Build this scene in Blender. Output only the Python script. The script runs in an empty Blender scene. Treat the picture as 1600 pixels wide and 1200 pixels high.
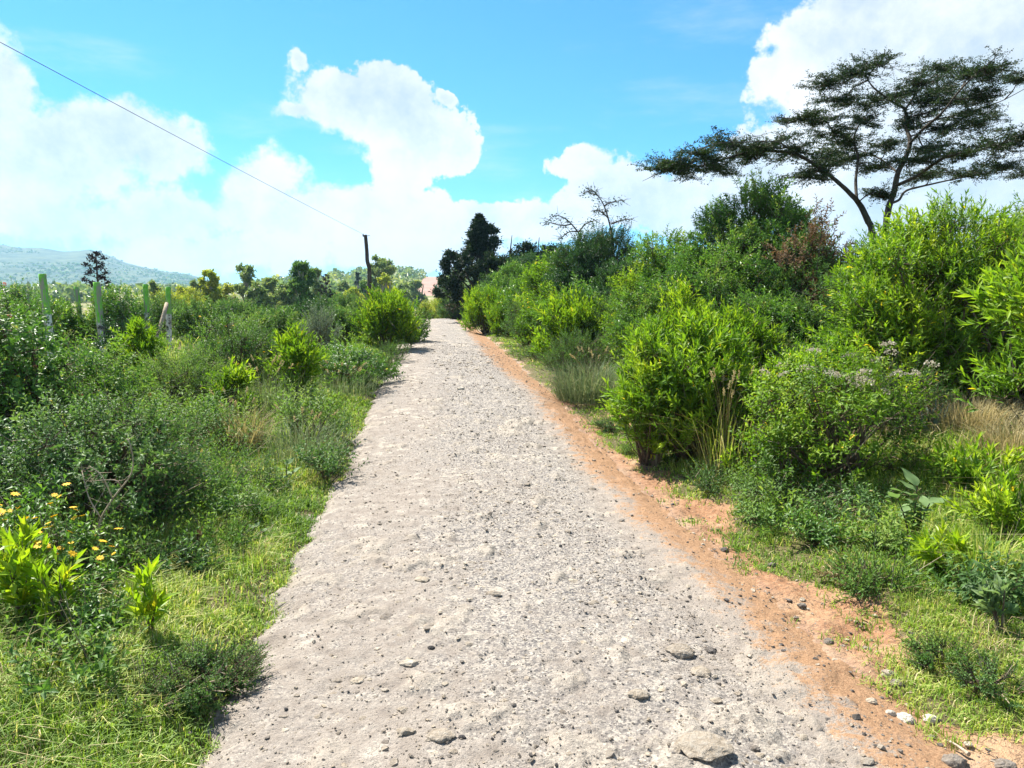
import bpy, bmesh, math, random
import numpy as np
from mathutils import Vector

scene = bpy.context.scene
C = scene.collection
R = math.radians
rnd = np.random.default_rng

# ------------------------------------------------------------------ camera
EYE = 1.7
FPX = 1200.0                       # focal length in pixels of the 1600 px wide photograph
PITCH = math.atan((600 - 485) / FPX)
cam_d = bpy.data.cameras.new('camera')
cam = bpy.data.objects.new('camera', cam_d)
C.objects.link(cam)
cam.location = (0, 0, EYE)
cam.rotation_euler = (R(90) - PITCH, 0, 0)
cam_d.sensor_width = 36.0
cam_d.lens = 36.0 * FPX / 1600.0
cam_d.clip_start = 0.05
cam_d.clip_end = 20000
scene.camera = cam


def ray(px, py):
    x, y = (px - 800) / FPX, (600 - py) / FPX
    c, s = math.cos(PITCH), math.sin(PITCH)
    return (x, c + y * s, -s + y * c)


def at(px, py, Y):
    d = ray(px, py)
    t = Y / d[1]
    return (d[0] * t, Y, EYE + d[2] * t)


# ------------------------------------------------------------------ noise
def vnoise(x, y, seed=0):
    x = np.asarray(x, float); y = np.asarray(y, float)
    ix = np.floor(x).astype(np.int64); iy = np.floor(y).astype(np.int64)
    fx, fy = x - ix, y - iy
    fx = fx * fx * (3 - 2 * fx); fy = fy * fy * (3 - 2 * fy)

    def h(a, b):
        k = (a * 374761393 + b * 668265263 + seed * 974711) & 0xffffffff
        k = ((k ^ (k >> 13)) * 1274126177) & 0xffffffff
        k = ((k ^ (k >> 16)) * 2246822519) & 0xffffffff
        return ((k ^ (k >> 15)) & 0xffff) / 65535.0
    a, b, c, d = h(ix, iy), h(ix + 1, iy), h(ix, iy + 1), h(ix + 1, iy + 1)
    return (a * (1 - fx) + b * fx) * (1 - fy) + (c * (1 - fx) + d * fx) * fy


def fbm(x, y, seed=0, octaves=4, gain=0.5):
    s, a, t = 0.0, 1.0, 0.0
    for i in range(octaves):
        s = s + a * (vnoise(x * 2 ** i + 17.3 * i, y * 2 ** i - 9.1 * i, seed + i) - 0.5)
        t += a; a *= gain
    return s / t * 2


def sstep(a, b, x):
    t = np.clip((np.asarray(x, float) - a) / (b - a), 0, 1)
    return t * t * (3 - 2 * t)


# ------------------------------------------------------------------ lie of the land
_PY = np.array([-60, 7.5, 9.5, 11.1, 13.4, 19, 30, 44, 52, 75, 110, 160, 300, 600, 1000, 2000, 9000], float)
_PZ = np.array([0, 0, .04, .17, .40, .66, .93, 1.16, 1.12, .6, 1.1, 2.4, 7.0, 17, 30, 60, 60], float)
_tY = np.arange(-60, 400, 0.25)
_tZ = np.interp(_tY, _PY, _PZ)
_k = np.exp(-0.5 * (np.arange(-12, 13) * 0.25 / 1.1) ** 2); _k /= _k.sum()
_tZ = np.convolve(np.pad(_tZ, 12, 'edge'), _k, 'valid')


def prof(y):
    y = np.asarray(y, float)
    return np.where(y < 390, np.interp(y, _tY, _tZ), np.interp(y, _PY, _PZ))


def road_u(x, y):                  # metres to the right of the road's centre line
    y = np.asarray(y, float)
    bend = 0.0022 * np.clip(y - 40, 0, 60) ** 2
    return x - 0.51 + 0.103 * y - bend


def red_edge(y):                   # outer edge of the bare red shoulder
    return 1.72 + .26 * sstep(3.4, 4.3, y) + .55 * sstep(3.2, 3.0, y) - 0.35 * sstep(8.8, 10.6, y) - 0.22 * sstep(12, 17, y) + 0.25 * fbm(y * 0.9, y * 0 + 3.1, 41, 3) + 0.22 * fbm(y * 3.1, y * 0 + 1.1, 42, 3)


def left_edge(y):
    return -1.32 + 0.14 * fbm(np.asarray(y) * 0.8, np.asarray(y) * 0 + 7.7, 43, 3) + 0.18 * fbm(np.asarray(y) * 4, np.asarray(y) * 0 + 2.2, 44, 3)


def ground_z(x, y):
    x = np.asarray(x, float); y = np.asarray(y, float)
    u = road_u(x, y)
    z = prof(y)
    z = z + 0.30 * sstep(2.1, 5.0, u) + 0.06 * np.clip(u - 4, 0, 12)
    z = z - 0.10 * np.exp(-((u - 1.85) / 0.33) ** 2) * (1 - 0.5 * sstep(14, 30, y))
    z = z + 0.05 * sstep(-1.4, -2.6, u) * 1.0 - 0.02 * np.clip(-u - 4, 0, 20)
    z = z + 0.06 * fbm(x * 0.7, y * 0.7, 5, 3) * sstep(1.3, 2.4, np.abs(u)) + 0.022 * fbm(x * 5, y * 5, 8, 3)
    z = z + 0.25 * fbm(x * 0.11, y * 0.11, 6, 2) * sstep(4, 12, np.abs(u))
    dip = sstep(1.75, 1.25, np.abs(u + 0.0)) * 0.12
    return z - dip


def gz(x, y):
    return float(ground_z(x, y))


# ------------------------------------------------------------------ mesh building
class Geo:
    def __init__(s):
        s.V, s.T, s.A, s.n = [], [], [], 0

    def add(s, V, T, tint=0.5):
        V = np.asarray(V, float).reshape(-1, 3); T = np.asarray(T, np.int64).reshape(-1, 3)
        if not len(V):
            return
        s.V.append(V); s.T.append(T + s.n)
        s.A.append(np.broadcast_to(np.asarray(tint, float), (len(V),)).copy())
        s.n += len(V)

    def arrays(s):
        return np.concatenate(s.V), np.concatenate(s.T), np.concatenate(s.A)

    def mesh(s, name, mat, smooth=False):
        V, T, A = s.arrays()
        me = bpy.data.meshes.new(name)
        me.vertices.add(len(V)); me.vertices.foreach_set('co', V.astype(np.float32).ravel())
        me.loops.add(len(T) * 3); me.loops.foreach_set('vertex_index', T.astype(np.int32).ravel())
        me.polygons.add(len(T)); me.polygons.foreach_set('loop_start', np.arange(0, len(T) * 3, 3, dtype=np.int32))
        a = me.attributes.new('tint', 'FLOAT', 'POINT'); a.data.foreach_set('value', A.astype(np.float32))
        me.update(calc_edges=True)
        me.polygons.foreach_set('use_smooth', np.full(len(T), smooth, dtype=bool))
        me.materials.append(mat)
        return me


def obj(name, data, parent=None):
    o = bpy.data.objects.new(name, data)
    C.objects.link(o)
    if parent is not None:
        o.parent = parent
    return o


def tag(o, label=None, cat=None, group=None, kind=None):
    if label: o['label'] = label
    if cat: o['category'] = cat
    if group: o['group'] = group
    if kind: o['kind'] = kind
    return o


def thing(name, loc, label, cat, group=None, rz=0.0, scale=(1, 1, 1)):
    o = obj(name, None)
    o.empty_display_size = 0.1
    o.location = loc; o.rotation_euler = (0, 0, rz); o.scale = scale
    return tag(o, label, cat, group)


def unit(v):
    return v / np.maximum(np.linalg.norm(v, axis=-1, keepdims=True), 1e-9)


def leaves(g, P, D, N, L, W, tint, fold=0.22, curl=0.12, rich=True):
    """leaf blades: base, midrib, tip and two shoulders (5 points) or a plain lozenge (4 points)."""
    n = len(P)
    if n == 0:
        return
    D = unit(D); S = unit(np.cross(D, N)); N = np.cross(S, D)
    L = np.broadcast_to(L, (n,))[:, None]; W = np.broadcast_to(W, (n,))[:, None]
    tip = P + D * L - N * L * curl
    sh = P + D * L * 0.45 + N * W * fold
    l, r = sh - S * W / 2, sh + S * W / 2
    i = np.arange(n)[:, None]
    if rich:
        mid = P + D * L * 0.5 - N * 0.0
        V = np.stack([P, mid, tip, l, r], 1).reshape(-1, 3)
        T = np.stack([i * 5 + np.array([0, 1, 3]), i * 5 + np.array([1, 2, 3]), i * 5 + np.array([0, 4, 1]), i * 5 + np.array([4, 2, 1])], 1)
        k = 5
    else:
        V = np.stack([P, tip, l, r], 1).reshape(-1, 3)
        T = np.stack([i * 4 + np.array([0, 1, 2]), i * 4 + np.array([0, 3, 1])], 1)
        k = 4
    g.add(V, T.reshape(-1, 3), np.repeat(np.broadcast_to(tint, (n,)), k))


def sticks(g, A, B, ra, rb, tint=0.5):
    """many thin three-sided twigs at once."""
    A = np.asarray(A, float).reshape(-1, 3); B = np.asarray(B, float).reshape(-1, 3)
    n = len(A)
    if n == 0:
        return
    d = unit(B - A)
    ref = np.where(np.abs(d[:, 2:3]) < 0.9, np.array([[0, 0, 1.0]]), np.array([[1.0, 0, 0]]))
    s = unit(np.cross(d, ref)); t = np.cross(d, s)
    ra = np.broadcast_to(ra, (n,))[:, None]; rb = np.broadcast_to(rb, (n,))[:, None]
    rows = []
    for k in range(3):
        a = k * 2 * math.pi / 3
        o = math.cos(a) * s + math.sin(a) * t
        rows += [A + o * ra, B + o * rb]
    V = np.stack(rows, 1).reshape(-1, 3)
    i = np.arange(n)[:, None] * 6
    T = []
    for k in range(3):
        a, b = 2 * k, 2 * ((k + 1) % 3)
        T += [i + np.array([a, b, a + 1]), i + np.array([b, b + 1, a + 1])]
    g.add(V, np.stack(T, 1).reshape(-1, 3), np.repeat(np.broadcast_to(tint, (n,)), 6))


def smooth_path(pts, rad, n):
    pts = np.asarray(pts, float); rad = np.asarray(rad, float)
    m = len(pts)
    if m < 3:
        t = np.linspace(0, 1, n)[:, None]
        return pts[0] * (1 - t) + pts[-1] * t, np.interp(np.linspace(0, 1, n), np.linspace(0, 1, m), rad)
    q = np.linspace(0, m - 1, n)
    i = np.clip(np.floor(q).astype(int), 0, m - 2); f = (q - i)[:, None]
    p0, p1, p2, p3 = pts[np.maximum(i - 1, 0)], pts[i], pts[i + 1], pts[np.minimum(i + 2, m - 1)]
    out = 0.5 * (2 * p1 + (p2 - p0) * f + (2 * p0 - 5 * p1 + 4 * p2 - p3) * f ** 2 + (3 * p1 - p0 - 3 * p2 + p3) * f ** 3)
    return out, np.interp(q, np.arange(m), rad)


def tube(g, pts, rad, sides=6, n=None, tint=0.5, wob=0.0, rng=None, cap=True):
    pts = np.asarray(pts, float)
    if n is None: n = max(2, (len(pts) - 1) * 3 + 1)
    P, r = smooth_path(pts, np.broadcast_to(rad, (len(pts),)), n)
    t = unit(np.gradient(P, axis=0))
    ref = np.array([0.31, 0.22, 0.92]) if abs(t[0, 2]) < 0.8 else np.array([0.92, 0.31, 0.1])
    s = unit(np.cross(t, ref)); b = np.cross(t, s)
    a = np.arange(sides) * 2 * math.pi / sides
    rr = r[:, None] * np.ones(sides)
    if wob and rng is not None:
        rr = rr * (1 + wob * rng.uniform(-1, 1, rr.shape))
    V = P[:, None] + (s[:, None] * np.cos(a)[None, :, None] + b[:, None] * np.sin(a)[None, :, None]) * rr[..., None]
    V = V.reshape(-1, 3)
    T = []
    for k in range(n - 1):
        for j in range(sides):
            q = k * sides + j; w = k * sides + (j + 1) % sides
            T += [(q, w, q + sides), (w, w + sides, q + sides)]
    if cap:
        V = np.concatenate([V, P[:1], P[-1:]])
        c0, c1 = n * sides, n * sides + 1
        for j in range(sides):
            T.append((c0, (j + 1) % sides, j)); T.append((c1, (n - 1) * sides + j, (n - 1) * sides + (j + 1) % sides))
    g.add(V, T, tint)
    return P


# ------------------------------------------------------------------ materials
def newmat(name):
    m = bpy.data.materials.new(name); m.use_nodes = True
    nt = m.node_tree; nt.nodes.clear()
    out = nt.nodes.new('ShaderNodeOutputMaterial')
    return m, nt, out


def nd(nt, kind, **kw):
    n = nt.nodes.new(kind)
    for k, v in kw.items():
        setattr(n, k, v)
    return n


def ramp(nt, fac, stops):
    n = nt.nodes.new('ShaderNodeValToRGB')
    e = n.color_ramp.elements
    while len(e) > 1: e.remove(e[-1])
    for i, (p, c) in enumerate(stops):
        el = e[0] if i == 0 else e.new(p)
        el.position = p; el.color = (*c, 1) if len(c) == 3 else c
    nt.links.new(fac, n.inputs[0])
    return n.outputs[0]


def mixc(nt, fac, a, b, blend='MIX'):
    n = nt.nodes.new('ShaderNodeMix'); n.data_type = 'RGBA'; n.blend_type = blend
    for sock, v in ((0, fac), (6, a), (7, b)):
        if isinstance(v, bpy.types.NodeSocket): nt.links.new(v, n.inputs[sock])
        elif sock == 0: n.inputs[0].default_value = v
        else: n.inputs[sock].default_value = (*v, 1)
    return n.outputs[2]


def fmath(nt, op, a, b=None, c=None, clamp=False):
    n = nt.nodes.new('ShaderNodeMath'); n.operation = op; n.use_clamp = clamp
    for i, v in enumerate((a, b, c)):
        if v is None: continue
        if isinstance(v, bpy.types.NodeSocket): nt.links.new(v, n.inputs[i])
        else: n.inputs[i].default_value = v
    return n.outputs[0]


def maprange(nt, v, a, b, c=0.0, d=1.0, smooth=True):
    n = nt.nodes.new('ShaderNodeMapRange')
    n.interpolation_type = 'SMOOTHSTEP' if smooth else 'LINEAR'
    nt.links.new(v, n.inputs[0])
    for i, q in enumerate((a, b, c, d)): n.inputs[1 + i].default_value = q
    return n.outputs[0]


def noise(nt, vec, scale, detail=4, rough=0.55, out=0, dist=0.0):
    n = nt.nodes.new('ShaderNodeTexNoise'); n.inputs['Scale'].default_value = scale
    n.inputs['Detail'].default_value = detail; n.inputs['Roughness'].default_value = rough
    n.inputs['Distortion'].default_value = dist
    if vec is not None: nt.links.new(vec, n.inputs['Vector'])
    return n.outputs[out]


def voronoi(nt, vec, scale, feature='F1', out='Color', rand=1.0):
    n = nt.nodes.new('ShaderNodeTexVoronoi'); n.feature = feature
    n.inputs['Scale'].default_value = scale; n.inputs['Randomness'].default_value = rand
    nt.links.new(vec, n.inputs['Vector'])
    return n.outputs[out]


def bump(nt, height, strength, dist):
    n = nt.nodes.new('ShaderNodeBump'); n.inputs['Strength'].default_value = strength
    n.inputs['Distance'].default_value = dist
    nt.links.new(height, n.inputs['Height'])
    return n.outputs[0]


def principled(nt, out, color, rough=0.8, spec=0.3, normal=None):
    p = nt.nodes.new('ShaderNodeBsdfPrincipled')
    if isinstance(color, bpy.types.NodeSocket): nt.links.new(color, p.inputs['Base Color'])
    else: p.inputs['Base Color'].default_value = (*color, 1)
    p.inputs['Roughness'].default_value = rough
    p.inputs['Specular IOR Level'].default_value = spec
    if normal is not None: nt.links.new(normal, p.inputs['Normal'])
    nt.links.new(p.outputs[0], out.inputs[0])
    return p


LEAF_K = dict(fresh_leaf=1.62, green_leaf=1.9, dark_leaf=1.5, olive_leaf=1.65, soft_weed_leaf=1.7, eucalypt_leaf=2.5, yellow_green_leaf=1.7, grass_blade=1.75, dry_grass_blade=1.15, grey_green_leaf=1.2)


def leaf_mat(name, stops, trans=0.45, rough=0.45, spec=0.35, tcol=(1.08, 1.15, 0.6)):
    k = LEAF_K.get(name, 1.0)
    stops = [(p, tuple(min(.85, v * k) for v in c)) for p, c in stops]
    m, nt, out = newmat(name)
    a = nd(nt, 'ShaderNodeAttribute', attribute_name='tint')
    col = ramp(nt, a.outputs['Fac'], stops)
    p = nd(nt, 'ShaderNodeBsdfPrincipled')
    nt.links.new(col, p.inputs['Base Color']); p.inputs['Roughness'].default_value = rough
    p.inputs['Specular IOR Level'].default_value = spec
    t = nd(nt, 'ShaderNodeBsdfTranslucent')
    nt.links.new(mixc(nt, 1.0, col, tcol, 'MULTIPLY'), t.inputs[0])
    mx = nd(nt, 'ShaderNodeMixShader'); mx.inputs[0].default_value = trans
    nt.links.new(p.outputs[0], mx.inputs[1]); nt.links.new(t.outputs[0], mx.inputs[2])
    nt.links.new(mx.outputs[0], out.inputs[0])
    return m


def bark_mat(name, a, b, scale=14.0, dead=None):
    m, nt, out = newmat(name)
    tc = nd(nt, 'ShaderNodeTexCoord')
    mp = nd(nt, 'ShaderNodeMapping'); mp.inputs['Scale'].default_value = (1, 1, 0.25)
    nt.links.new(tc.outputs['Object'], mp.inputs[0])
    n = noise(nt, mp.outputs[0], scale, 5, 0.6)
    col = ramp(nt, n, [(0.3, a), (0.7, b)])
    if dead:
        at_ = nd(nt, 'ShaderNodeAttribute', attribute_name='tint')
        col = mixc(nt, maprange(nt, at_.outputs['Fac'], .985, .995), col, dead)
    principled(nt, out, col, 0.9, 0.15, bump(nt, n, 0.6, 0.02))
    return m


M = {}
# fresh narrow-leaved bush leaves: old leaf, ordinary leaf, new tip, a few yellowed
M['fresh'] = leaf_mat('fresh_leaf', [(0, (.034, .075, .008)), (.45, (.090, .165, .010)), (.80, (.190, .255, .014)), (.96, (.240, .285, .02)), (1.0, (.45, .33, .02))], 0.46, 0.52, 0.25)
M['sapling'] = leaf_mat('young_leaf', [(0, (.09, .19, .012)), (.5, (.20, .33, .014)), (.85, (.34, .42, .02)), (1.0, (.50, .40, .02))], 0.5, 0.42, 0.3)
M['mid'] = leaf_mat('green_leaf', [(0, (.022, .056, .012)), (.5, (.052, .110, .017)), (.85, (.105, .165, .024)), (1.0, (.19, .20, .04))], 0.40, 0.45, 0.35)
M['dark'] = leaf_mat('dark_leaf', [(0, (.014, .040, .012)), (.5, (.026, .066, .018)), (.9, (.050, .100, .024)), (1.0, (.08, .13, .03))], 0.30, 0.45, 0.35)
M['olive'] = leaf_mat('olive_leaf', [(0, (.030, .065, .018)), (.5, (.060, .115, .030)), (.9, (.11, .16, .045)), (1.0, (.20, .17, .06))], 0.38, 0.55, 0.25)
M['grey'] = leaf_mat('grey_green_leaf', [(0, (.075, .105, .075)), (.5, (.14, .18, .13)), (1.0, (.30, .34, .28))], 0.25, 0.7, 0.2)
M['soft'] = leaf_mat('soft_weed_leaf', [(0, (.040, .090, .018)), (.5, (.090, .150, .028)), (1.0, (.17, .22, .05))], 0.42, 0.55, 0.25)
M['eucalypt'] = leaf_mat('eucalypt_leaf', [(0, (.040, .065, .030)), (.5, (.080, .110, .045)), (1.0, (.17, .17, .055))], 0.35, 0.45, 0.35)
M['yellowish'] = leaf_mat('yellow_green_leaf', [(0, (.10, .15, .02)), (.5, (.19, .22, .03)), (1.0, (.32, .29, .05))], 0.42, 0.5, 0.25)
M['acacia'] = leaf_mat('acacia_leaf', [(0, (.012, .030, .010)), (.6, (.028, .058, .014)), (1.0, (.075, .120, .022))], 0.25, 0.5, 0.25)
M['juniper'] = leaf_mat('juniper_leaf', [(0, (.010, .022, .012)), (.6, (.022, .042, .020)), (.93, (.045, .080, .025)), (1.0, (.07, .05, .03))], 0.2, 0.6, 0.2)
M['seed'] = leaf_mat('rusty_seed_capsule', [(0, (.070, .050, .028)), (.5, (.135, .088, .045)), (1.0, (.27, .20, .12))], 0.3, 0.6, 0.2, (1.2, .9, .6))
M['grass'] = leaf_mat('grass_blade', [(0, (.045, .090, .012)), (.45, (.105, .170, .022)), (.74, (.19, .235, .045)), (.84, (.27, .25, .10)), (1.0, (.36, .31, .18))], 0.42, 0.55, 0.25, (1.2, 1.2, .6))
M['dry'] = leaf_mat('dry_grass_blade', [(0, (.13, .14, .05)), (.5, (.30, .25, .12)), (1.0, (.50, .43, .26))], 0.35, 0.7, 0.2, (1.1, 1.0, .8))
M['dry_green'] = leaf_mat('grey_green_grass', [(0, (.075, .12, .05)), (.6, (.14, .19, .09)), (1.0, (.34, .32, .19))], 0.35, 0.7, 0.2, (1.1, 1.1, .8))
M['sisal'] = leaf_mat('sisal_leaf', [(0, (.07, .12, .11)), (1.0, (.16, .23, .21))], 0.12, 0.45, 0.35, (1, 1.1, .9))
M['big_leaf'] = leaf_mat('broad_soft_leaf', [(0, (.09, .16, .06)), (.5, (.15, .23, .09)), (1.0, (.24, .31, .15))], 0.38, 0.6, 0.2, (1.1, 1.2, .7))
M['petal_yellow'] = leaf_mat('yellow_petal', [(0, (.75, .40, .01)), (1.0, (.85, .55, .02))], 0.3, 0.6, 0.2, (1, .9, .5))
M['petal_white'] = leaf_mat('white_flower', [(0, (.34, .29, .20)), (1.0, (.58, .54, .44))], 0.3, 0.7, 0.2, (1, 1, .95))
M['petal_pink'] = leaf_mat('pink_flower', [(0, (.55, .16, .10)), (.6, (.65, .22, .16)), (1.0, (.75, .45, .20))], 0.3, 0.6, 0.2, (1, .8, .8))
M['twig'] = bark_mat('twig_bark', (.06, .042, .028), (.15, .11, .075), 30, (.27, .22, .16))
M['pale_twig'] = bark_mat('pale_dry_twig', (.22, .17, .12), (.42, .35, .26), 30)
M['bark'] = bark_mat('acacia_bark', (.030, .025, .020), (.095, .078, .06), 16)
M['pale_bark'] = bark_mat('pale_eucalypt_bark', (.22, .19, .15), (.42, .37, .30), 3)
M['pole'] = bark_mat('weathered_pole_wood', (.035, .028, .023), (.10, .08, .065), 12)
M['stalk'] = bark_mat('dry_stalk', (.05, .035, .03), (.10, .075, .06), 12)

# ------------------------------------------------------------------ plants
GA = 2.399963


def ball(rng, n):
    v = unit(rng.normal(size=(n, 3)))
    return v * rng.uniform(0, 1, (n, 1)) ** (1 / 3)


def leafy_shoots(fol, stem, rng, B, D, Ls, nl, L, W, tint, a0=62, a1=22, rich=True, rt=0.0025, fold=.22, curl=.12, t0=0.1, size=1.0):
    """shoots from points B along D; leaves set spirally round each shoot."""
    n = len(B)
    D = unit(D)
    Ls = np.broadcast_to(Ls, (n,))
    bend = rng.normal(size=(n, 3)) * 0.12
    ref = unit(rng.normal(size=(n, 3)))
    s = unit(np.cross(D, ref)); q = np.cross(D, s)
    t = np.linspace(t0, 1.0, nl)[None, :] + rng.uniform(-.5, .5, (n, nl)) * (0.8 / nl)
    t = np.clip(t, 0.02, 1.05)
    ax = D[:, None] + bend[:, None] * t[..., None]
    P = B[:, None] + ax * (Ls[:, None] * t)[..., None]
    ph = np.arange(nl)[None] * GA + rng.uniform(0, 6.28, (n, 1)) + rng.normal(size=(n, nl)) * .3
    rad = s[:, None] * np.cos(ph)[..., None] + q[:, None] * np.sin(ph)[..., None]
    al = np.radians(a0 + (a1 - a0) * t + rng.normal(size=(n, nl)) * 12)
    axu = unit(ax)
    d = axu * np.cos(al)[..., None] + rad * np.sin(al)[..., None]
    nn = axu * np.sin(al)[..., None] - rad * np.cos(al)[..., None] + rng.normal(size=(n, nl, 3)) * .25
    sz = (1.0 - 0.35 * np.clip(t - .7, 0, 1) / .3) * rng.uniform(.65, 1.2, (n, nl)) * np.broadcast_to(np.asarray(size), (n,))[:, None]
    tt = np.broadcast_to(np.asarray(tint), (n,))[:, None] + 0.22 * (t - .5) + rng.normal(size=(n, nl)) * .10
    odd = rng.uniform(size=(n, nl)) < .006
    tt = np.where(odd, 1.0, np.clip(tt, 0, .95))
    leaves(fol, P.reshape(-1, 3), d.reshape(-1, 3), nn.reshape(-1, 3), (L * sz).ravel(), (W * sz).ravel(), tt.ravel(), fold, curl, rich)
    tips = B + (D + bend) * Ls[:, None]
    if rt: sticks(stem, B, tips, rt, rt * .4)
    return tips


SHRUB = {
    # nb boughs per square metre of dome, ns shoots per bough, nl leaves per shoot
    'fresh': dict(nb=9, ns=15, nl=12, L=.115, W=.027, sl=.26, up=.62, a0=55, a1=18, cr=.20, mat='fresh'),
    'freshbig': dict(nb=8, ns=26, nl=12, L=.092, W=.024, sl=.25, up=.55, a0=58, a1=20, cr=.28, mat='fresh'),
    'tall': dict(nb=7, ns=27, nl=13, L=.080, W=.027, sl=.24, up=.42, a0=74, a1=34, cr=.30, mat='mid'),
    'far': dict(nb=5, ns=24, nl=11, L=.105, W=.040, sl=.27, up=.45, a0=75, a1=38, cr=.36, mat='mid'),
    'farfresh': dict(nb=5, ns=22, nl=11, L=.14, W=.034, sl=.42, up=.72, a0=50, a1=16, cr=.32, mat='fresh'),
    'lantana': dict(nb=9, ns=16, nl=13, L=.055, W=.034, sl=.24, up=.35, a0=80, a1=45, cr=.22, mat='mid', curl=.25),
    'tick': dict(nb=11, ns=17, nl=14, L=.042, W=.020, sl=.22, up=.40, a0=75, a1=35, cr=.19, mat='olive', curl=.2),
    'fine': dict(nb=10, ns=20, nl=16, L=.045, W=.013, sl=.24, up=.55, a0=65, a1=25, cr=.2, mat='soft'),
    'herb': dict(nb=10, ns=13, nl=12, L=.062, W=.022, sl=.26, up=.62, a0=75, a1=40, cr=.20, mat='soft', curl=.22),
    'grey': dict(nb=8, ns=16, nl=14, L=.06, W=.016, sl=.34, up=.85, a0=45, a1=15, cr=.2, mat='grey'),
    'wiry': dict(nb=90, ns=15, nl=12, L=.017, W=.009, sl=.09, up=.35, a0=75, a1=35, cr=.08, mat='olive'),
}


def shrub_geo(rng, kind, W, H, D=None, rich=True, dens=1.0, dark=0.0, lift=0.0, stem_r=None, lumpy=.22):
    p = SHRUB[kind]
    D = D or W
    area = math.pi * (W * D / 4 + (W + D) / 2 * H * .72)
    nb = max(6, int(p['nb'] * area * dens ** .5))
    ns = max(5, int(p['ns'] * dens ** .5))
    # bough centres spread evenly over a dome, pulled in and out so the outline is ragged
    k = np.arange(nb) + .5
    dz = 1 - (k / nb) * 1.38
    dz = np.clip(dz + rng.normal(size=nb) * .05, -.45, 1)
    ph = k * GA + rng.normal(size=nb) * .25
    hr = np.sqrt(np.clip(1 - dz ** 2, 0, 1))
    dirs = np.stack([hr * np.cos(ph), hr * np.sin(ph), dz], 1)
    f = rng.uniform(.60, .93, nb) * (1 + lumpy * fbm(dirs[:, 0] * 1.7 + dirs[:, 2] * 2.3, dirs[:, 1] * 1.7 + 5, int(rng.integers(999)), 2))
    inner = rng.uniform(size=nb) < .22
    f = np.where(inner, f * .55, f)
    base_z = .34 * H + lift
    cen = np.stack([dirs[:, 0] * f * W / 2, dirs[:, 1] * f * D / 2, np.where(dirs[:, 2] > 0, base_z + dirs[:, 2] * f * (H - base_z - .5 * p['sl']), base_z * (1 + 1.9 * dirs[:, 2]))], 1)
    cen[:, 2] = np.maximum(cen[:, 2], .05 * H + lift * .95)
    fol, stem = Geo(), Geo()
    cr = p['cr'] * (1 if W > .9 else max(.35, W / .9))
    idx = np.repeat(np.arange(nb), ns)
    n = len(idx)
    B = cen[idx] + ball(rng, n) * cr * np.array([1, 1, .85])
    B[:, 2] = np.maximum(B[:, 2], .03)
    out = unit(dirs[idx] * np.array([1, 1, .5]))
    up = p['up']
    d = out * (1 - up) + np.array([0, 0, 1.0]) * up + rng.normal(size=(n, 3)) * .26
    btint = rng.normal(size=nb) * .15; bsize = rng.uniform(.72, 1.25, nb)
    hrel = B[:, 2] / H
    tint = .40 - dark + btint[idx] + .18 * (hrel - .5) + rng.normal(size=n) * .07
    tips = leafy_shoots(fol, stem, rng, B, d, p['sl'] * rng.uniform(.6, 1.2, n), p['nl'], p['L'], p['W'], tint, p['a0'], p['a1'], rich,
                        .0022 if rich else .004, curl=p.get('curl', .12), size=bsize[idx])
    # stout stems to each bough, thin ones on to each shoot
    sr = stem_r or (.012 + .007 * H)
    nroot = max(3, int(4 + W * 2))
    roots = np.stack([rng.normal(size=nroot) * .06 * W, rng.normal(size=nroot) * .06 * D, np.full(nroot, -.06)], 1)
    for i in range(nb):
        r0 = roots[i % nroot]
        mid = r0 * .45 + cen[i] * .55 + np.array([*(rng.normal(size=2) * .07 * W), .02])
        mid[2] = cen[i][2] * .48
        low = .45 if dirs[i, 2] < .1 else 1.0
        tube(stem, [r0, mid, cen[i]], [sr * low * rng.uniform(.6, 1), sr * .6 * low, sr * .25 * low], 5 if rich else 4, 6 if rich else 4, tint=rng.uniform(), cap=False)
    pick = rng.uniform(size=n) < (.55 if rich else .3)
    sticks(stem, cen[idx][pick], B[pick], sr * .22, .0025)
    # bare dead twigs standing out of the leaves
    q = rng.choice(n, max(4, n // 16), replace=False)
    e = B[q] + unit(d[q] + rng.normal(size=(len(q), 3)) * .35) * (p['sl'] * rng.uniform(.9, 1.7, (len(q), 1)))
    sticks(stem, B[q], e, .003 if rich else .0045, .0012, 1.0)
    e2 = (B[q] + e) / 2
    sticks(stem, e2, e2 + unit(rng.normal(size=(len(q), 3)) + [0, 0, .6]) * (p['sl'] * .4), .002, .001, 1.0)
    return fol, stem, tips, out


def add_heads(root, tips, out, rng, count, me, name='flower_head', zmin=.45, s=(.8, 1.3)):
    """flower heads on the shoot tips that face outward, each a part of its own."""
    H = tips[:, 2].max()
    ok = np.where((tips[:, 2] > zmin * H) & (out[:, 1] < .35))[0]
    if not len(ok): return
    for i in rng.choice(ok, min(count, len(ok)), replace=False):
        o = obj(name, me, root)
        o.location = tips[i] + np.array([0, 0, .012]); k = rng.uniform(*s); o.scale = (k, k, k)
        o.rotation_euler = (rng.uniform(-.5, .7), rng.uniform(-.4, .4), rng.uniform(0, 6.28))


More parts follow.
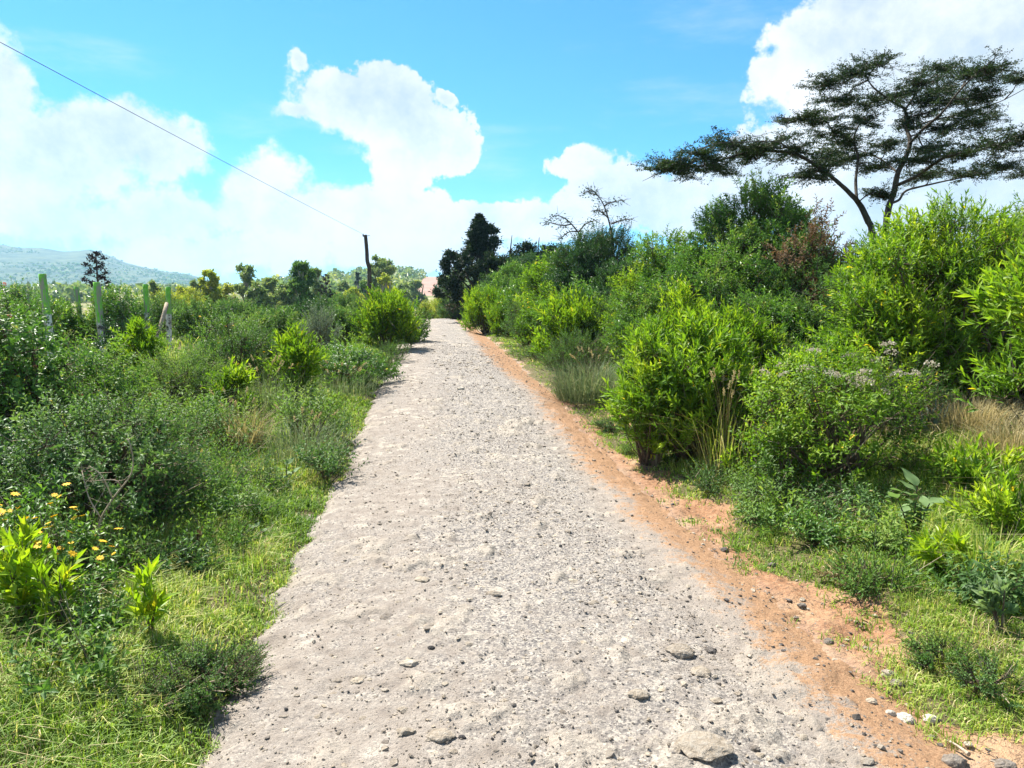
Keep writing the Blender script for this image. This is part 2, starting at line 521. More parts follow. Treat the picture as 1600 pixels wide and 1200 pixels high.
def head_mesh(name, rng, kind):
    g = Geo()
    if kind == 'daisy':
        a = np.arange(8) * math.pi / 4 + rng.uniform(-.1, .1, 8)
        d = np.stack([np.cos(a), np.sin(a), np.full(8, .12)], 1)
        leaves(g, d * 0, d, np.tile([0, 0, 1.0], (8, 1)), .022, .012, rng.uniform(.3, 1, 8), .1, .1, True)
        m = M['petal_yellow']
    elif kind == 'umbel':
        n = 46
        r = np.sqrt(rng.uniform(0, 1, n)) * .045; a = rng.uniform(0, 6.28, n)
        P = np.stack([r * np.cos(a), r * np.sin(a), .012 - r * r * 5 + rng.uniform(-.006, .006, n)], 1)
        d = unit(rng.normal(size=(n, 3)) + [0, 0, .6])
        leaves(g, P, d, unit(rng.normal(size=(n, 3))), .016, .011, rng.uniform(0, 1, n), .2, .1, False)
        m = M['petal_white']
    else:
        n = 36
        d = unit(rng.normal(size=(n, 3)) + [0, 0, .4])
        leaves(g, d * .010, d, unit(rng.normal(size=(n, 3))), .012, .011, rng.uniform(0, 1, n), .2, .1, False)
        m = M['petal_pink']
    return g.mesh(name, m)


_r = rnd(3)
HEAD = {k: head_mesh(k + '_head', _r, k) for k in ('daisy', 'umbel', 'pink')}
_cache = {}


def shrub(name, kind, px, Y, top, wpx, label, cat='shrub', group=None, seed=1, depth=1.0, mat=None, share=None, heads=None,
          rich=None, dens=1.0, dark=0.0, lift=0.0, foot=None, lumpy=.22, stem_r=None):
    """plant one shrub: px is its middle, top its highest row and wpx its width in the photograph; Y how far off it stands."""
    x = (px - 800) / FPX * Y
    z = gz(x, Y)
    ztop = at(px, top, Y)[2]
    H = max(.12, ztop - z) * 1.02; W = wpx / FPX * Y
    rich = (Y < 11) if rich is None else rich
    rng = rnd(seed)
    key = share and (share, kind, mat)
    if key and key in _cache:
        fm, sm, tips, out, W0, H0 = _cache[key]
        sc = (W / W0, W * depth / W0, H / H0)
    else:
        fol, stem, tips, out = shrub_geo(rng, kind, W, H, W * depth, rich, dens, dark, lift, lumpy=lumpy, stem_r=stem_r)
        fm = fol.mesh(name + '_foliage', M[mat or SHRUB[kind]['mat']]); sm = stem.mesh(name + '_stems', M['twig'])
        sc = (1, 1, 1)
        if key: _cache[key] = (fm, sm, tips, out, W, H)
    t = thing(name, (x, Y, z - .02), label, cat, group, rz=0 if sc == (1, 1, 1) else rng.uniform(0, 6.28), scale=sc)
    obj('foliage', fm, t); obj('stems', sm, t)
    if heads:
        for hk, cnt in heads: add_heads(t, tips, out, rng, cnt, HEAD[hk], s=(.9, 1.7) if hk == 'umbel' else (.8, 1.3), zmin=.62 if hk == 'umbel' else (.5 if 'daisy_bush' in name else .35))
    return t


def sapling(name, px, Y, top, wpx, label, seed=1, mat='fresh', nstem=4, leafL=.085, leafW=.024, cat='sapling', group=None, nl=20, share=None):
    """young bush: a few upright stems clothed in big fresh leaves."""
    rng = rnd(seed)
    x = (px - 800) / FPX * Y; z = gz(x, Y)
    H = max(.15, at(px, top, Y)[2] - z); W = wpx / FPX * Y
    fol, stem = Geo(), Geo()
    B = np.zeros((nstem, 3)); ph = rng.uniform(0, 6.28, nstem)
    d = np.stack([np.cos(ph) * W * .42, np.sin(ph) * W * .42, np.full(nstem, H) * rng.uniform(.72, 1.0, nstem)], 1)
    d[0] = [0.03 * W, 0, H]
    L = np.linalg.norm(d, axis=1)
    for i in range(nstem):
        tube(stem, [(0, 0, -.03), d[i] * .45 + rng.normal(size=3) * .02 * H, d[i] * .92], [.007, .005, .002], 5, 7, cap=False)
    leafy_shoots(fol, stem, rng, B, d, L * .94, nl, leafL, leafW, .55 + rng.normal(size=nstem) * .1, 50, 16, True, 0, t0=.30)
    k = nstem * 3
    j = rng.integers(0, nstem, k); tt = rng.uniform(.35, .85, k)
    leafy_shoots(fol, stem, rng, d[j] * tt[:, None], unit(d[j]) + rng.normal(size=(k, 3)) * .45, H * rng.uniform(.15, .3, k), 8, leafL, leafW, .6 + rng.normal(size=k) * .1, 50, 14, True, .002)
    t = thing(name, (x, Y, z - .01), label, cat, group)
    obj('foliage', fol.mesh('sapling_foliage', M[mat]), t); obj('stems', stem.mesh('sapling_stems', M['twig']), t)
    return t


def blades(g, P, H, az, lean, w, tint, curve=1.0):
    """grass blades: five points each, bowing over."""
    n = len(P)
    P = np.asarray(P, float); H = np.broadcast_to(H, (n,)); w = np.broadcast_to(w, (n,)); lean = np.broadcast_to(lean, (n,))
    d = np.stack([np.cos(az), np.sin(az), np.zeros(n)], 1)
    s = np.stack([-np.sin(az), np.cos(az), np.zeros(n)], 1)
    z = np.array([0, 0, 1.0])
    mid = P + z * (H * .62)[:, None] + d * (H * lean * .35)[:, None]
    tip = P + z * (H * (1 - .25 * np.minimum(lean, 1.6) * curve))[:, None] + d * (H * lean)[:, None]
    V = np.stack([P - s * w[:, None] / 2, P + s * w[:, None] / 2, mid - s * w[:, None] * .4, mid + s * w[:, None] * .4, tip], 1).reshape(-1, 3)
    i = np.arange(n)[:, None] * 5
    T = np.stack([i + np.array([0, 1, 2]), i + np.array([1, 3, 2]), i + np.array([2, 3, 4])], 1).reshape(-1, 3)
    g.add(V, T, np.repeat(np.broadcast_to(tint, (n,)), 5))


def grass_clump(name, px, Y, top, wpx, label, n=420, mat='grass', seed=1, lean=.55, seedheads=0, group=None, t=(.2, .8), w=.004, cat='grass clump', base=.30):
    rng = rnd(seed)
    x = (px - 800) / FPX * Y; z = gz(x, Y)
    H = max(.15, at(px, top, Y)[2] - z); W = wpx / FPX * Y
    g = Geo()
    r = W * base * np.sqrt(rng.uniform(0, 1, n)); a = rng.uniform(0, 6.28, n)
    P = np.stack([r * np.cos(a), r * np.sin(a), np.full(n, -.02)], 1)
    h = H * rng.uniform(.35, 1.0, n)
    blades(g, P, h, a + rng.normal(size=n) * .6, np.abs(rng.normal(size=n)) * lean, w * (1 + Y / 14), rng.uniform(*t, n))
    th = thing(name, (x, Y, z), label, cat, group)
    obj('blades', g.mesh('clump_blades', M[mat]), th)
    if seedheads:
        s = Geo()
        for i in range(seedheads):
            a = rng.uniform(0, 6.28); l = rng.uniform(.1, .45) * W
            tipp = np.array([math.cos(a) * l, math.sin(a) * l, H * rng.uniform(.8, 1.08)])
            c = tipp * np.array([.35, .35, .62])
            tube(s, [(c[0] * .2, c[1] * .2, 0), c, tipp], [.0024, .002, .0015], 3, 7, cap=False)
            m = 26
            tt = np.linspace(.78, 1.0, m)[:, None]
            Q = c * (1 - tt) * 1.0 + tipp * tt
            hd = Geo(); leaves(hd, Q, unit(rng.normal(size=(m, 3)) * .5 + unit(tipp - c)), unit(rng.normal(size=(m, 3))), .016 * (1 + Y / 16), .006 * (1 + Y / 16), rng.uniform(.5, 1, m), .2, .1, False)
            obj('seed_head', hd.mesh('clump_seed_head', M['dry']), th)
        obj('flowering_stalks', s.mesh('clump_stalks', M['dry']), th)
    return th


def lump_leaves(fol, rng, c, r, n, L, W, tint, droop=.3, squash=.8):
    v = unit(rng.normal(size=(n, 3)))
    P = np.asarray(c) + v * np.abs(rng.normal(size=(n, 1)) * .42 + .55) * np.asarray(r) * np.array([1, 1, squash])
    d = unit(rng.normal(size=(n, 3)) + v * .5 + np.array([0, 0, -droop]))
    leaves(fol, P, d, unit(rng.normal(size=(n, 3))), L * rng.uniform(.6, 1.3, n), W * rng.uniform(.6, 1.3, n), np.clip(tint + rng.normal(size=n) * .16, 0, 1), .2, .15, False)


def tree(name, px, Y, base_z, H, W, label, lumps, mat, bark, L, Wd, seed=1, n=160, trunk_r=.14, group=None, cat='tree', trunks=1, bare=.25, droop=.3, share=None):
    """lumps: (x, y, z, r) in units of W, W, H, W."""
    rng = rnd(seed)
    x = (px - 800) / FPX * Y
    if share and share in _cache:
        fm, tm, W0, H0 = _cache[share]; sc = (W / W0, W / W0, H / H0)
    else:
        fol, tr = Geo(), Geo()
        tp = [(0, 0, -.3), (W * .03, 0, H * .3), (-W * .03, W * .02, H * .62), (0, 0, H * .92)]
        for k in range(trunks):
            o = np.array([(k - (trunks - 1) / 2) * W * .22, rng.normal() * .06 * W, 0]) if trunks > 1 else np.zeros(3)
            tube(tr, np.array(tp) + o * np.array([1, 1, 0]) * np.array([[.5], [1], [1.3], [1.5]]), [trunk_r, trunk_r * .7, trunk_r * .45, trunk_r * .12], 7, 12)
        for (a, b, c, r) in lumps:
            cc = np.array([a * W, b * W, c * H]); rr = r * W
            s = np.array([0, 0, max(bare, c - .28) * H * .9]); s[:2] = cc[:2] * .08
            tube(tr, [s, s * .45 + cc * .55 + np.array([0, 0, -.02 * H]), cc], [trunk_r * .38, trunk_r * .22, trunk_r * .08], 5, 6, cap=False)
            m = max(3, int(5))
            q = cc + ball(rng, m) * rr * .8
            sticks(tr, np.repeat(cc[None], m, 0), q, trunk_r * .08, trunk_r * .03)
            bt = rng.normal() * .13 + .48
            for qq in q:
                lump_leaves(fol, rng, qq, rr * rng.uniform(.45, .75), n // m, L, Wd, bt + rng.normal() * .08, droop)
        fm = fol.mesh(name + '_crown', M[mat]); tm = tr.mesh(name + '_trunk', M[bark]); sc = (1, 1, 1)
        if share: _cache[share] = (fm, tm, W, H)
    t = thing(name, (x, Y, base_z), label, cat, group, rz=0 if sc == (1, 1, 1) else rng.uniform(0, 6.28), scale=sc)
    obj('crown', fm, t); obj('trunk', tm, t)
    return t

# ------------------------------------------------------------------ the setting
def grid_mesh(name, X, Y, Z, mat, attrs=None, smooth=True):
    r, c = X.shape
    V = np.stack([X, Y, Z], -1).reshape(-1, 3)
    i = (np.arange(r - 1)[:, None] * c + np.arange(c - 1)[None]).ravel()
    Q = np.stack([i, i + 1, i + c + 1, i + c], 1)
    me = bpy.data.meshes.new(name)
    me.vertices.add(len(V)); me.vertices.foreach_set('co', V.astype(np.float32).ravel())
    me.loops.add(len(Q) * 4); me.loops.foreach_set('vertex_index', Q.astype(np.int32).ravel())
    me.polygons.add(len(Q)); me.polygons.foreach_set('loop_start', np.arange(0, len(Q) * 4, 4, dtype=np.int32))
    for k, v in (attrs or {}).items():
        a = me.attributes.new(k, 'FLOAT', 'POINT'); a.data.foreach_set('value', np.asarray(v, np.float32).ravel())
    me.update(calc_edges=True)
    me.polygons.foreach_set('use_smooth', np.full(len(Q), smooth, dtype=bool))
    me.materials.append(mat)
    return me


def make_ground():
    m, nt, out = newmat('soil_and_turf')
    geo = nd(nt, 'ShaderNodeNewGeometry'); pos = geo.outputs['Position']
    red = nd(nt, 'ShaderNodeAttribute', attribute_name='red').outputs['Fac']
    tra = nd(nt, 'ShaderNodeAttribute', attribute_name='dust').outputs['Fac']
    n1 = noise(nt, pos, 1.6, 5, .6); n2 = noise(nt, pos, 26, 5, .65); n3 = noise(nt, pos, 160, 3, .6)
    turf = ramp(nt, n2, [(.25, (.055, .045, .022)), (.5, (.115, .10, .045)), (.72, (.19, .155, .085))])
    far = ramp(nt, noise(nt, pos, .05, 6, .65), [(.35, (.07, .11, .03)), (.5, (.15, .15, .06)), (.65, (.30, .25, .13))])
    cd = maprange(nt, nd(nt, 'ShaderNodeSeparateXYZ').outputs[1], 60, 160)
    sep = [n for n in nt.nodes if n.type == 'SEPXYZ'][0]; nt.links.new(pos, sep.inputs[0])
    turf = mixc(nt, cd, turf, far)
    soil = ramp(nt, n2, [(.2, (.17, .078, .038)), (.5, (.28, .150, .082)), (.8, (.39, .25, .148))])
    soil = mixc(nt, fmath(nt, 'MULTIPLY', maprange(nt, n1, .45, .65), .6), soil, (.43, .29, .175))
    speck = voronoi(nt, pos, 75)
    sp = maprange(nt, nd(nt, 'ShaderNodeSeparateColor').outputs[0], .80, .86)
    sc = [n for n in nt.nodes if n.type == 'SEPARATE_COLOR'][0]; nt.links.new(speck, sc.inputs[0])
    soil = mixc(nt, fmath(nt, 'MULTIPLY', sp, .5), soil, (.09, .065, .05))
    soil = mixc(nt, tra, soil, (.27, .235, .20))
    edge = fmath(nt, 'ADD', red, fmath(nt, 'MULTIPLY', fmath(nt, 'SUBTRACT', n2, .5), 1.1))
    col = mixc(nt, maprange(nt, edge, .38, .62), turf, soil)
    h = fmath(nt, 'ADD', n2, fmath(nt, 'MULTIPLY', n3, .35))
    principled(nt, out, col, .95, .1, bump(nt, h, .9, .03))
    ys = np.concatenate([np.linspace(-30, 2.0, 40), 2.0 * 1.0075 ** np.arange(1, 470)])
    ys = np.concatenate([ys[ys < 64], np.geomspace(64, 7000, 120)])
    us = np.concatenate([-np.geomspace(1, 3500, 110)[::-1] - 1.2, np.linspace(-2.1, -1.2, 25)[:-1], np.linspace(-1.2, 1.2, 20)[:-1], np.linspace(1.2, 3.4, 120), 3.4 + np.geomspace(.03, 3500, 130)])
    us = np.unique(us)
    U, Y = np.meshgrid(us, ys)
    X = U + .51 - .103 * np.minimum(Y, 60) + .0022 * np.clip(Y - 40, 0, 20) ** 2
    Z = ground_z(X, Y)
    u = road_u(X, Y)
    fine = sstep(30, 8, Y)
    redm = sstep(.16, -.16, u - red_edge(Y)) * sstep(-1.0, -.2, u)
    patch = sstep(.15, .55, fbm(X * .55, Y * .55, 77, 3)) * sstep(1.2, 2.4, u) * sstep(9, 4, u) * .75
    leftp = sstep(.34, -.10, left_edge(Y) - u + .25 * fbm(X * 4, Y * 4, 64, 3)) * (u < 0)
    redm = np.clip(redm + patch * (u > 0) + leftp, 0, 1) * (Y < 80)
    # rain-washed rills and clods on the red shoulder
    Z = Z + fine * redm * (u > 1) * (.030 * fbm(X * 9, Y * 6, 61, 4) + .020 * np.abs(fbm(X * 22, Y * 15, 62, 3)))
    dust = np.clip(sstep(1.75, 1.25, u) * .8 + (u < 0) * 1.0, 0, 1)
    g = obj('ground', grid_mesh('ground', X, Y, Z, m, {'red': redm, 'dust': dust}))
    tag(g, kind='structure')


def make_road():
    m, nt, out = newmat('murram_gravel')
    geo = nd(nt, 'ShaderNodeNewGeometry'); pos = geo.outputs['Position']
    ru = nd(nt, 'ShaderNodeAttribute', attribute_name='across').outputs['Fac']
    grit = nd(nt, 'ShaderNodeAttribute', attribute_name='grit').outputs['Fac']
    n0 = noise(nt, pos, .9, 5, .6); n1 = noise(nt, pos, 7, 6, .65); n2 = noise(nt, pos, 60, 5, .7)
    cell = nd(nt, 'ShaderNodeSeparateColor'); nt.links.new(voronoi(nt, pos, 95), cell.inputs[0])
    cell2 = nd(nt, 'ShaderNodeSeparateColor'); nt.links.new(voronoi(nt, pos, 42), cell2.inputs[0])
    dustc = ramp(nt, n1, [(.25, (.190, .160, .135)), (.5, (.272, .234, .198)), (.75, (.365, .315, .265))])
    gravc = ramp(nt, cell.outputs[0], [(0, (.085, .08, .082)), (.22, (.170, .155, .143)), (.65, (.272, .246, .220)), (1, (.43, .385, .325))])
    gravc = mixc(nt, fmath(nt, 'MULTIPLY', maprange(nt, cell2.outputs[1], .72, .80), .8), gravc, (.34, .30, .255))
    f = maprange(nt, fmath(nt, 'ADD', grit, fmath(nt, 'MULTIPLY', fmath(nt, 'SUBTRACT', n1, .5), 1.3)), .25, .85)
    col = mixc(nt, f, dustc, gravc)
    # pale calcrete showing through
    cal = maprange(nt, fmath(nt, 'ADD', n1, fmath(nt, 'MULTIPLY', n0, .45)), .80, .90)
    col = mixc(nt, fmath(nt, 'MULTIPLY', cal, .75), col, (.42, .37, .305))
    dk = maprange(nt, cell.outputs[2], .90, .94)
    col = mixc(nt, fmath(nt, 'MULTIPLY', fmath(nt, 'MULTIPLY', dk, .5), maprange(nt, f, -.1, .8)), col, (.035, .033, .035))
    lum = nd(nt, 'ShaderNodeAttribute', attribute_name='lump').outputs['Fac']
    col = mixc(nt, fmath(nt, 'MULTIPLY', lum, fmath(nt, 'MULTIPLY', n2, 1.0, clamp=True)), col, (.40, .345, .275))
    redd = maprange(nt, fmath(nt, 'ADD', fmath(nt, 'ADD', ru, fmath(nt, 'MULTIPLY', fmath(nt, 'SUBTRACT', n2, .5), .7)), fmath(nt, 'MULTIPLY', fmath(nt, 'SUBTRACT', n1, .5), 1.0)), 1.06, 1.30)
    col = mixc(nt, redd, col, ramp(nt, n2, [(.3, (.22, .122, .066)), (.7, (.38, .235, .135))]))
    hh = fmath(nt, 'ADD', fmath(nt, 'MULTIPLY', cell.outputs[0], .5), n2)
    principled(nt, out, col, .95, .12, bump(nt, hh, 1.0, .016))
    ys = 1.6 * 1.0036 ** np.arange(0, 1000)
    ys = ys[ys < 57]
    us = np.linspace(-1.75, 1.95, 330)
    U, Y = np.meshgrid(us, ys)
    X = U + .51 - .103 * Y + .0022 * np.clip(Y - 40, 0, 60) ** 2
    grit = .34 + .46 * sstep(-.9, .1, U) * sstep(1.12, .75, U) + .30 * fbm(X * 1.1, Y * .55, 21, 3)
    grit = np.clip(grit, 0, 1)
    Z = prof(Y) + .028 * (1 - (U / 1.3) ** 2) - .035 * np.exp(-((U - 1.0) / .22) ** 2) * 0.5
    Z = Z - .10 * sstep(1.15, 1.8, np.where(U > 0, U + .35 * sstep(12, 17, Y), 0)) - .09 * sstep(.0, .35, left_edge(Y) - U)
    lod = sstep(26, 6, Y)
    rough = .35 + 1.1 * grit
    Z = Z + rough * (.012 * fbm(X * 3, Y * 2.2, 11, 3)) + lod * rough * (.012 * np.clip(fbm(X * 13, Y * 11, 12, 3), -.35, 1) + .007 * fbm(X * 38, Y * 34, 13, 2))
    # half-buried calcrete lumps
    big = fbm(X * 4.3, Y * 3.6, 15, 3) + .35 * fbm(X * 1.1, Y * .8, 17, 2)
    Z = Z + lod * (.020 * sstep(.30, .46, big) + .016 * sstep(.46, .7, big)) * (.3 + grit) * (1 + .6 * fbm(X * 17, Y * 15, 18, 2))
    Z = Z + (1 - lod) * rough * .02 * np.clip(fbm(X * 7, Y * 5, 16, 2), -.2, 1)
    o = obj('gravel_road', grid_mesh('gravel_road', X, Y, Z, m, {'across': U + .38 * sstep(12, 17, Y) + .10 * fbm(Y * 1.3, Y * 0 + 4, 46, 3), 'grit': grit, 'lump': sstep(.30, .46, big) * (.25 + .75 * grit)}))
    tag(o, kind='structure')
    return ys, us, Z


def road_z(x, y):
    u = road_u(x, y)
    i = np.clip(np.searchsorted(RY, y), 0, len(RY) - 1); j = np.clip(np.searchsorted(RU, u), 0, len(RU) - 1)
    zr = RZ[i, j]
    return np.where((u > -1.5) & (u < 1.7), np.maximum(zr, ground_z(x, y)), ground_z(x, y))


def stone_mat():
    m, nt, out = newmat('road_stone')
    a = nd(nt, 'ShaderNodeAttribute', attribute_name='tint').outputs['Fac']
    geo = nd(nt, 'ShaderNodeNewGeometry'); n = noise(nt, geo.outputs['Position'], 45, 7, .7)
    c = ramp(nt, a, [(0, (.035, .034, .036)), (.3, (.10, .095, .094)), (.6, (.215, .19, .165)), (.85, (.41, .36, .29)), (1, (.56, .51, .44))])
    c = mixc(nt, .8, c, ramp(nt, n, [(.35, (.58, .52, .45)), (.5, (.88, .83, .77)), (.62, (1, 1, 1))]), 'MULTIPLY')
    principled(nt, out, c, .92, .15, bump(nt, n, 1.0, .02))
    return m


def hull(rng, n, flat=1.0):
    """an angular broken stone: the convex hull of random points."""
    bm = bmesh.new()
    P = unit(rng.normal(size=(n, 3))) * rng.uniform(.75, 1, (n, 1)) * np.array([1, rng.uniform(.65, 1), flat * rng.uniform(.6, .95)])
    for p in P: bm.verts.new(p)
    r = bmesh.ops.convex_hull(bm, input=bm.verts[:])
    bmesh.ops.delete(bm, geom=[v for v in bm.verts if not v.link_faces], context='VERTS')
    bmesh.ops.triangulate(bm, faces=bm.faces[:])
    bm.verts.index_update()
    V = np.array([v.co[:] for v in bm.verts]); T = np.array([[v.index for v in f.verts] for f in bm.faces])
    bm.free()
    return V, T


def scatter_stones(name, rng, x, y, s, tint, flat, sink, mat, protos):
    g = Geo()
    z = road_z(x, y)
    which = rng.integers(0, len(protos), len(x))
    for k, (V, T) in enumerate(protos):
        q = np.where(which == k)[0]
        if not len(q): continue
        a = rng.uniform(0, 6.28, len(q)); ca, sa = np.cos(a), np.sin(a)
        S = s[q][:, None]
        vx = (V[None, :, 0] * ca[:, None] - V[None, :, 1] * sa[:, None]) * S
        vy = (V[None, :, 0] * sa[:, None] + V[None, :, 1] * ca[:, None]) * S
        vz = V[None, :, 2] * S * flat[q][:, None]
        W = np.stack([vx + x[q][:, None], vy + y[q][:, None], vz + (z[q] + s[q] * flat[q] * sink[q])[:, None]], -1)
        nv = len(V)
        g.add(W, (T[None] + (np.arange(len(q)) * nv)[:, None, None]).reshape(-1, 3), np.repeat(tint[q], nv))
    return obj(name, g.mesh(name, mat))


make_ground()
RY, RU, RZ = make_road()
M['stone'] = stone_mat()
_rs = rnd(11)
PEB = [hull(_rs, 11, .8) for _ in range(10)]
COB = [hull(_rs, 26, .8) for _ in range(8)]


def make_gravel():
    rng = rnd(5)
    # loose gravel, thickest over the rough middle and right of the road
    n = 52000
    y = 2.3 * (22 / 2.3) ** (rng.uniform(0, 1, n) ** 1.15)
    u = rng.uniform(-1.6, 1.3, n)
    x = u + .51 - .103 * y
    dens = (.35 + .65 * sstep(-.75, .0, u) * sstep(1.15, .85, u)) * (.35 + .65 * sstep(-.35, .35, fbm(x * 1.6, y * 1.0, 21, 3)))
    k = rng.uniform(size=n) < dens
    x, y, u = x[k], y[k], u[k]; n = len(x)
    s = np.minimum(.0040 * np.exp(rng.normal(size=n) * .55), .020) * (1 + np.clip(y - 4, 0, 14) * .06)
    t = np.where(rng.uniform(size=n) < .14 + .26 * sstep(-.5, .1, u), rng.uniform(.28, .55, n), rng.uniform(.5, .9, n))
    a = scatter_stones('loose_gravel', rng, x, y, s, t, rng.uniform(.6, 1, n), rng.uniform(.1, .5, n), M['stone'], PEB)
    tag(a, kind='stuff')
    # calcrete lumps set into the surface
    n = 4200
    y = 2.4 * (26 / 2.4) ** (rng.uniform(0, 1, n) ** 1.1); u = rng.uniform(-1.2, 1.15, n); x = u + .51 - .103 * y
    k = rng.uniform(size=n) < (.25 + .75 * sstep(-.3, .4, fbm(x * 1.3, y * .8, 22, 2))) * (.4 + .6 * sstep(-.8, 0, u))
    x, y = x[k], y[k]; n = len(x)
    s = np.minimum(.0135 * np.exp(rng.normal(size=n) * .5), .055) * (1 + np.clip(y - 5, 0, 12) * .05)
    b = scatter_stones('embedded_gravel', rng, x, y, s, rng.uniform(.58, .92, n), rng.uniform(.40, .8, n), rng.uniform(-.40, .1, n), M['stone'], COB)
    tag(b, kind='stuff')
    # dark crumbs on the red shoulder
    n = 17000
    y = 2.4 * (20 / 2.4) ** rng.uniform(0, 1, n); u = rng.uniform(1.2, 2.9, n); x = u + .51 - .103 * y
    k = (u < red_edge(y) + .15) & (rng.uniform(size=n) < .25 + .75 * sstep(-.2, .5, fbm(x * 2, y * 1.4, 23, 3)))
    x, y = x[k], y[k]; n = len(x)
    s = np.minimum(.0058 * np.exp(rng.normal(size=n) * .65), .026)
    c = scatter_stones('soil_crumbs', rng, x, y, s, rng.uniform(.2, .85, n), rng.uniform(.6, 1, n), rng.uniform(.1, .5, n), M['stone'], PEB)
    tag(c, kind='stuff')
    n = 700
    y = 2.5 * (7.5 / 2.5) ** rng.uniform(0, 1, n); u = rng.uniform(1.45, 2.3, n); x = u + .51 - .103 * y
    k = (u < red_edge(y) + .1) & (rng.uniform(size=n) < sstep(-.1, .5, fbm(x * 1.7, y * 1.2, 24, 2)) * .8 + .08)
    x, y = x[k], y[k]; n = len(x)
    s = np.minimum(.0095 * np.exp(rng.normal(size=n) * .5), .028)
    d = scatter_stones('shoulder_gravel', rng, x, y, s, rng.uniform(.4, .92, n), rng.uniform(.6, .95, n), rng.uniform(.05, .4, n), M['stone'], COB)
    tag(d, kind='stuff')


make_gravel()


def make_grass():
    rng = rnd(9)
    g, dry = Geo(), Geo()

    def lay(n, y0, y1, ulo, uhi, keep, hf, wf, gg, tint, lean=.8):
        y = y0 * (y1 / y0) ** rng.uniform(0, 1, n)
        u = ulo + (uhi - ulo) * rng.uniform(0, 1, n); x = u + .51 - .103 * np.minimum(y, 60)
        k = (rng.uniform(size=n) < keep(x, y, u)) & (np.abs(x) < y * .72 + .6)
        x, y, u = x[k], y[k], u[k]
        # gather into tufts
        c = rng.integers(0, max(1, len(x) // 9), len(x)); cx, cy, cu = x[c], y[c], u[c]
        sp = .022 + .004 * cy
        x = cx + rng.normal(size=len(x)) * sp; y = cy + rng.normal(size=len(x)) * sp
        u = road_u(x, y)
        z = ground_z(x, y)
        h = hf(x, y, u, len(x))
        blades(gg, np.stack([x, y, z - .012], 1), h, rng.uniform(0, 6.28, len(x)), np.abs(rng.normal(size=len(x))) * lean + .1, wf(y), tint(len(x), x, y))

    lump = lambda x, y: fbm(x * 1.3, y * 1.3, 31, 3)
    wf = lambda y: .0022 + .0010 * y
    gt = lambda n, x, y: np.clip(np.clip(.38 + .50 * lump(x, y) + .3 * lump(x * 3, y * 3) + rng.normal(size=n) * .18, 0, .8) + (rng.uniform(size=n) < .075) * .45, 0, 1)
    # short turf on the left verge, taller away from the road
    keepL = lambda x, y, u: sstep(.30, -.40, u - left_edge(y) + .34 * lump(x * 4, y * 4)) * (.30 + .70 * sstep(-.4, .15, lump(x * 1.9, y * 1.9)))
    hL = lambda x, y, u, n: (.05 + .07 * sstep(-1.5, -2.2, u) + .20 * sstep(-2.4, -3.6, u) * (1 + .6 * lump(x, y))) * (1 + .55 * lump(x * 2.3, y * 2.3)) * rng.uniform(.5, 1.5, n)
    lay(150000, 2.2, 12, -3.3, -1.05, keepL, hL, wf, g, gt, .75)
    lay(60000, 2.2, 16, -7, -2.8, lambda x, y, u: .8 + 0 * u, hL, wf, g, gt, .8)
    lay(60000, 11, 46, -2.6, -1.15, keepL, hL, wf, g, gt)
    lay(50000, 12, 60, -30, -2.2, lambda x, y, u: .9 + 0 * u, lambda x, y, u, n: .25 * rng.uniform(.5, 1.6, n), wf, g, gt)
    # right verge
    keepR = lambda x, y, u: np.maximum(sstep(-.25, .30, u - red_edge(y) + .2 * lump(x * 5, y * 5)), .8 * sstep(.34, .5, fbm(x * 3.4, y * 3.0, 37, 2)) * sstep(1.45, 1.65, u)) * (.22 + .78 * sstep(-.35, .12, fbm(x * 1.8, y * 1.8, 33, 3) + .30 * sstep(2.4, 3.4, u)))
    hR = lambda x, y, u, n: (.05 + .09 * sstep(2.5, 3.3, u) + .07 * sstep(3.2, 4.5, u)) * rng.uniform(.5, 1.5, n)
    lay(150000, 2.2, 11, 1.45, 4.6, keepR, hR, wf, g, gt, .75)
    lay(40000, 9, 46, 1.5, 4.2, keepR, hR, wf, g, gt)
    lay(25000, 8, 50, 3.5, 22, lambda x, y, u: .9 + 0 * u, lambda x, y, u, n: .2 * rng.uniform(.5, 1.6, n), wf, g, gt)
    tag(obj('grass', g.mesh('grass', M['grass'])), kind='stuff')
    # straw: long bleached blades through the verges
    dt = lambda n, x, y: np.clip(.55 + rng.normal(size=n) * .25, 0, 1)
    lay(9000, 2.3, 14, -6, -1.7, lambda x, y, u: sstep(-.2, .4, fbm(x * .9, y * .9, 35, 2)), lambda x, y, u, n: (.10 + .22 * sstep(-1.8, -3, u)) * rng.uniform(.5, 1.5, n), lambda y: .0018 + .0006 * y, dry, dt, 1.1)
    lay(9000, 2.3, 14, 2.2, 6, lambda x, y, u: sstep(-.2, .4, fbm(x * .9, y * .9, 36, 2)), lambda x, y, u, n: (.09 + .16 * sstep(2.8, 4, u)) * rng.uniform(.5, 1.5, n), lambda y: .0018 + .0006 * y, dry, dt, 1.1)
    lay(12000, 4.5, 9, 3.9, 7.5, lambda x, y, u: .9 + 0 * u, lambda x, y, u, n: .30 * rng.uniform(.5, 1.5, n), lambda y: .002 + .0006 * y, dry, dt, .9)
    tag(obj('dry_grass', dry.mesh('dry_grass', M['dry'])), kind='stuff')


make_grass()


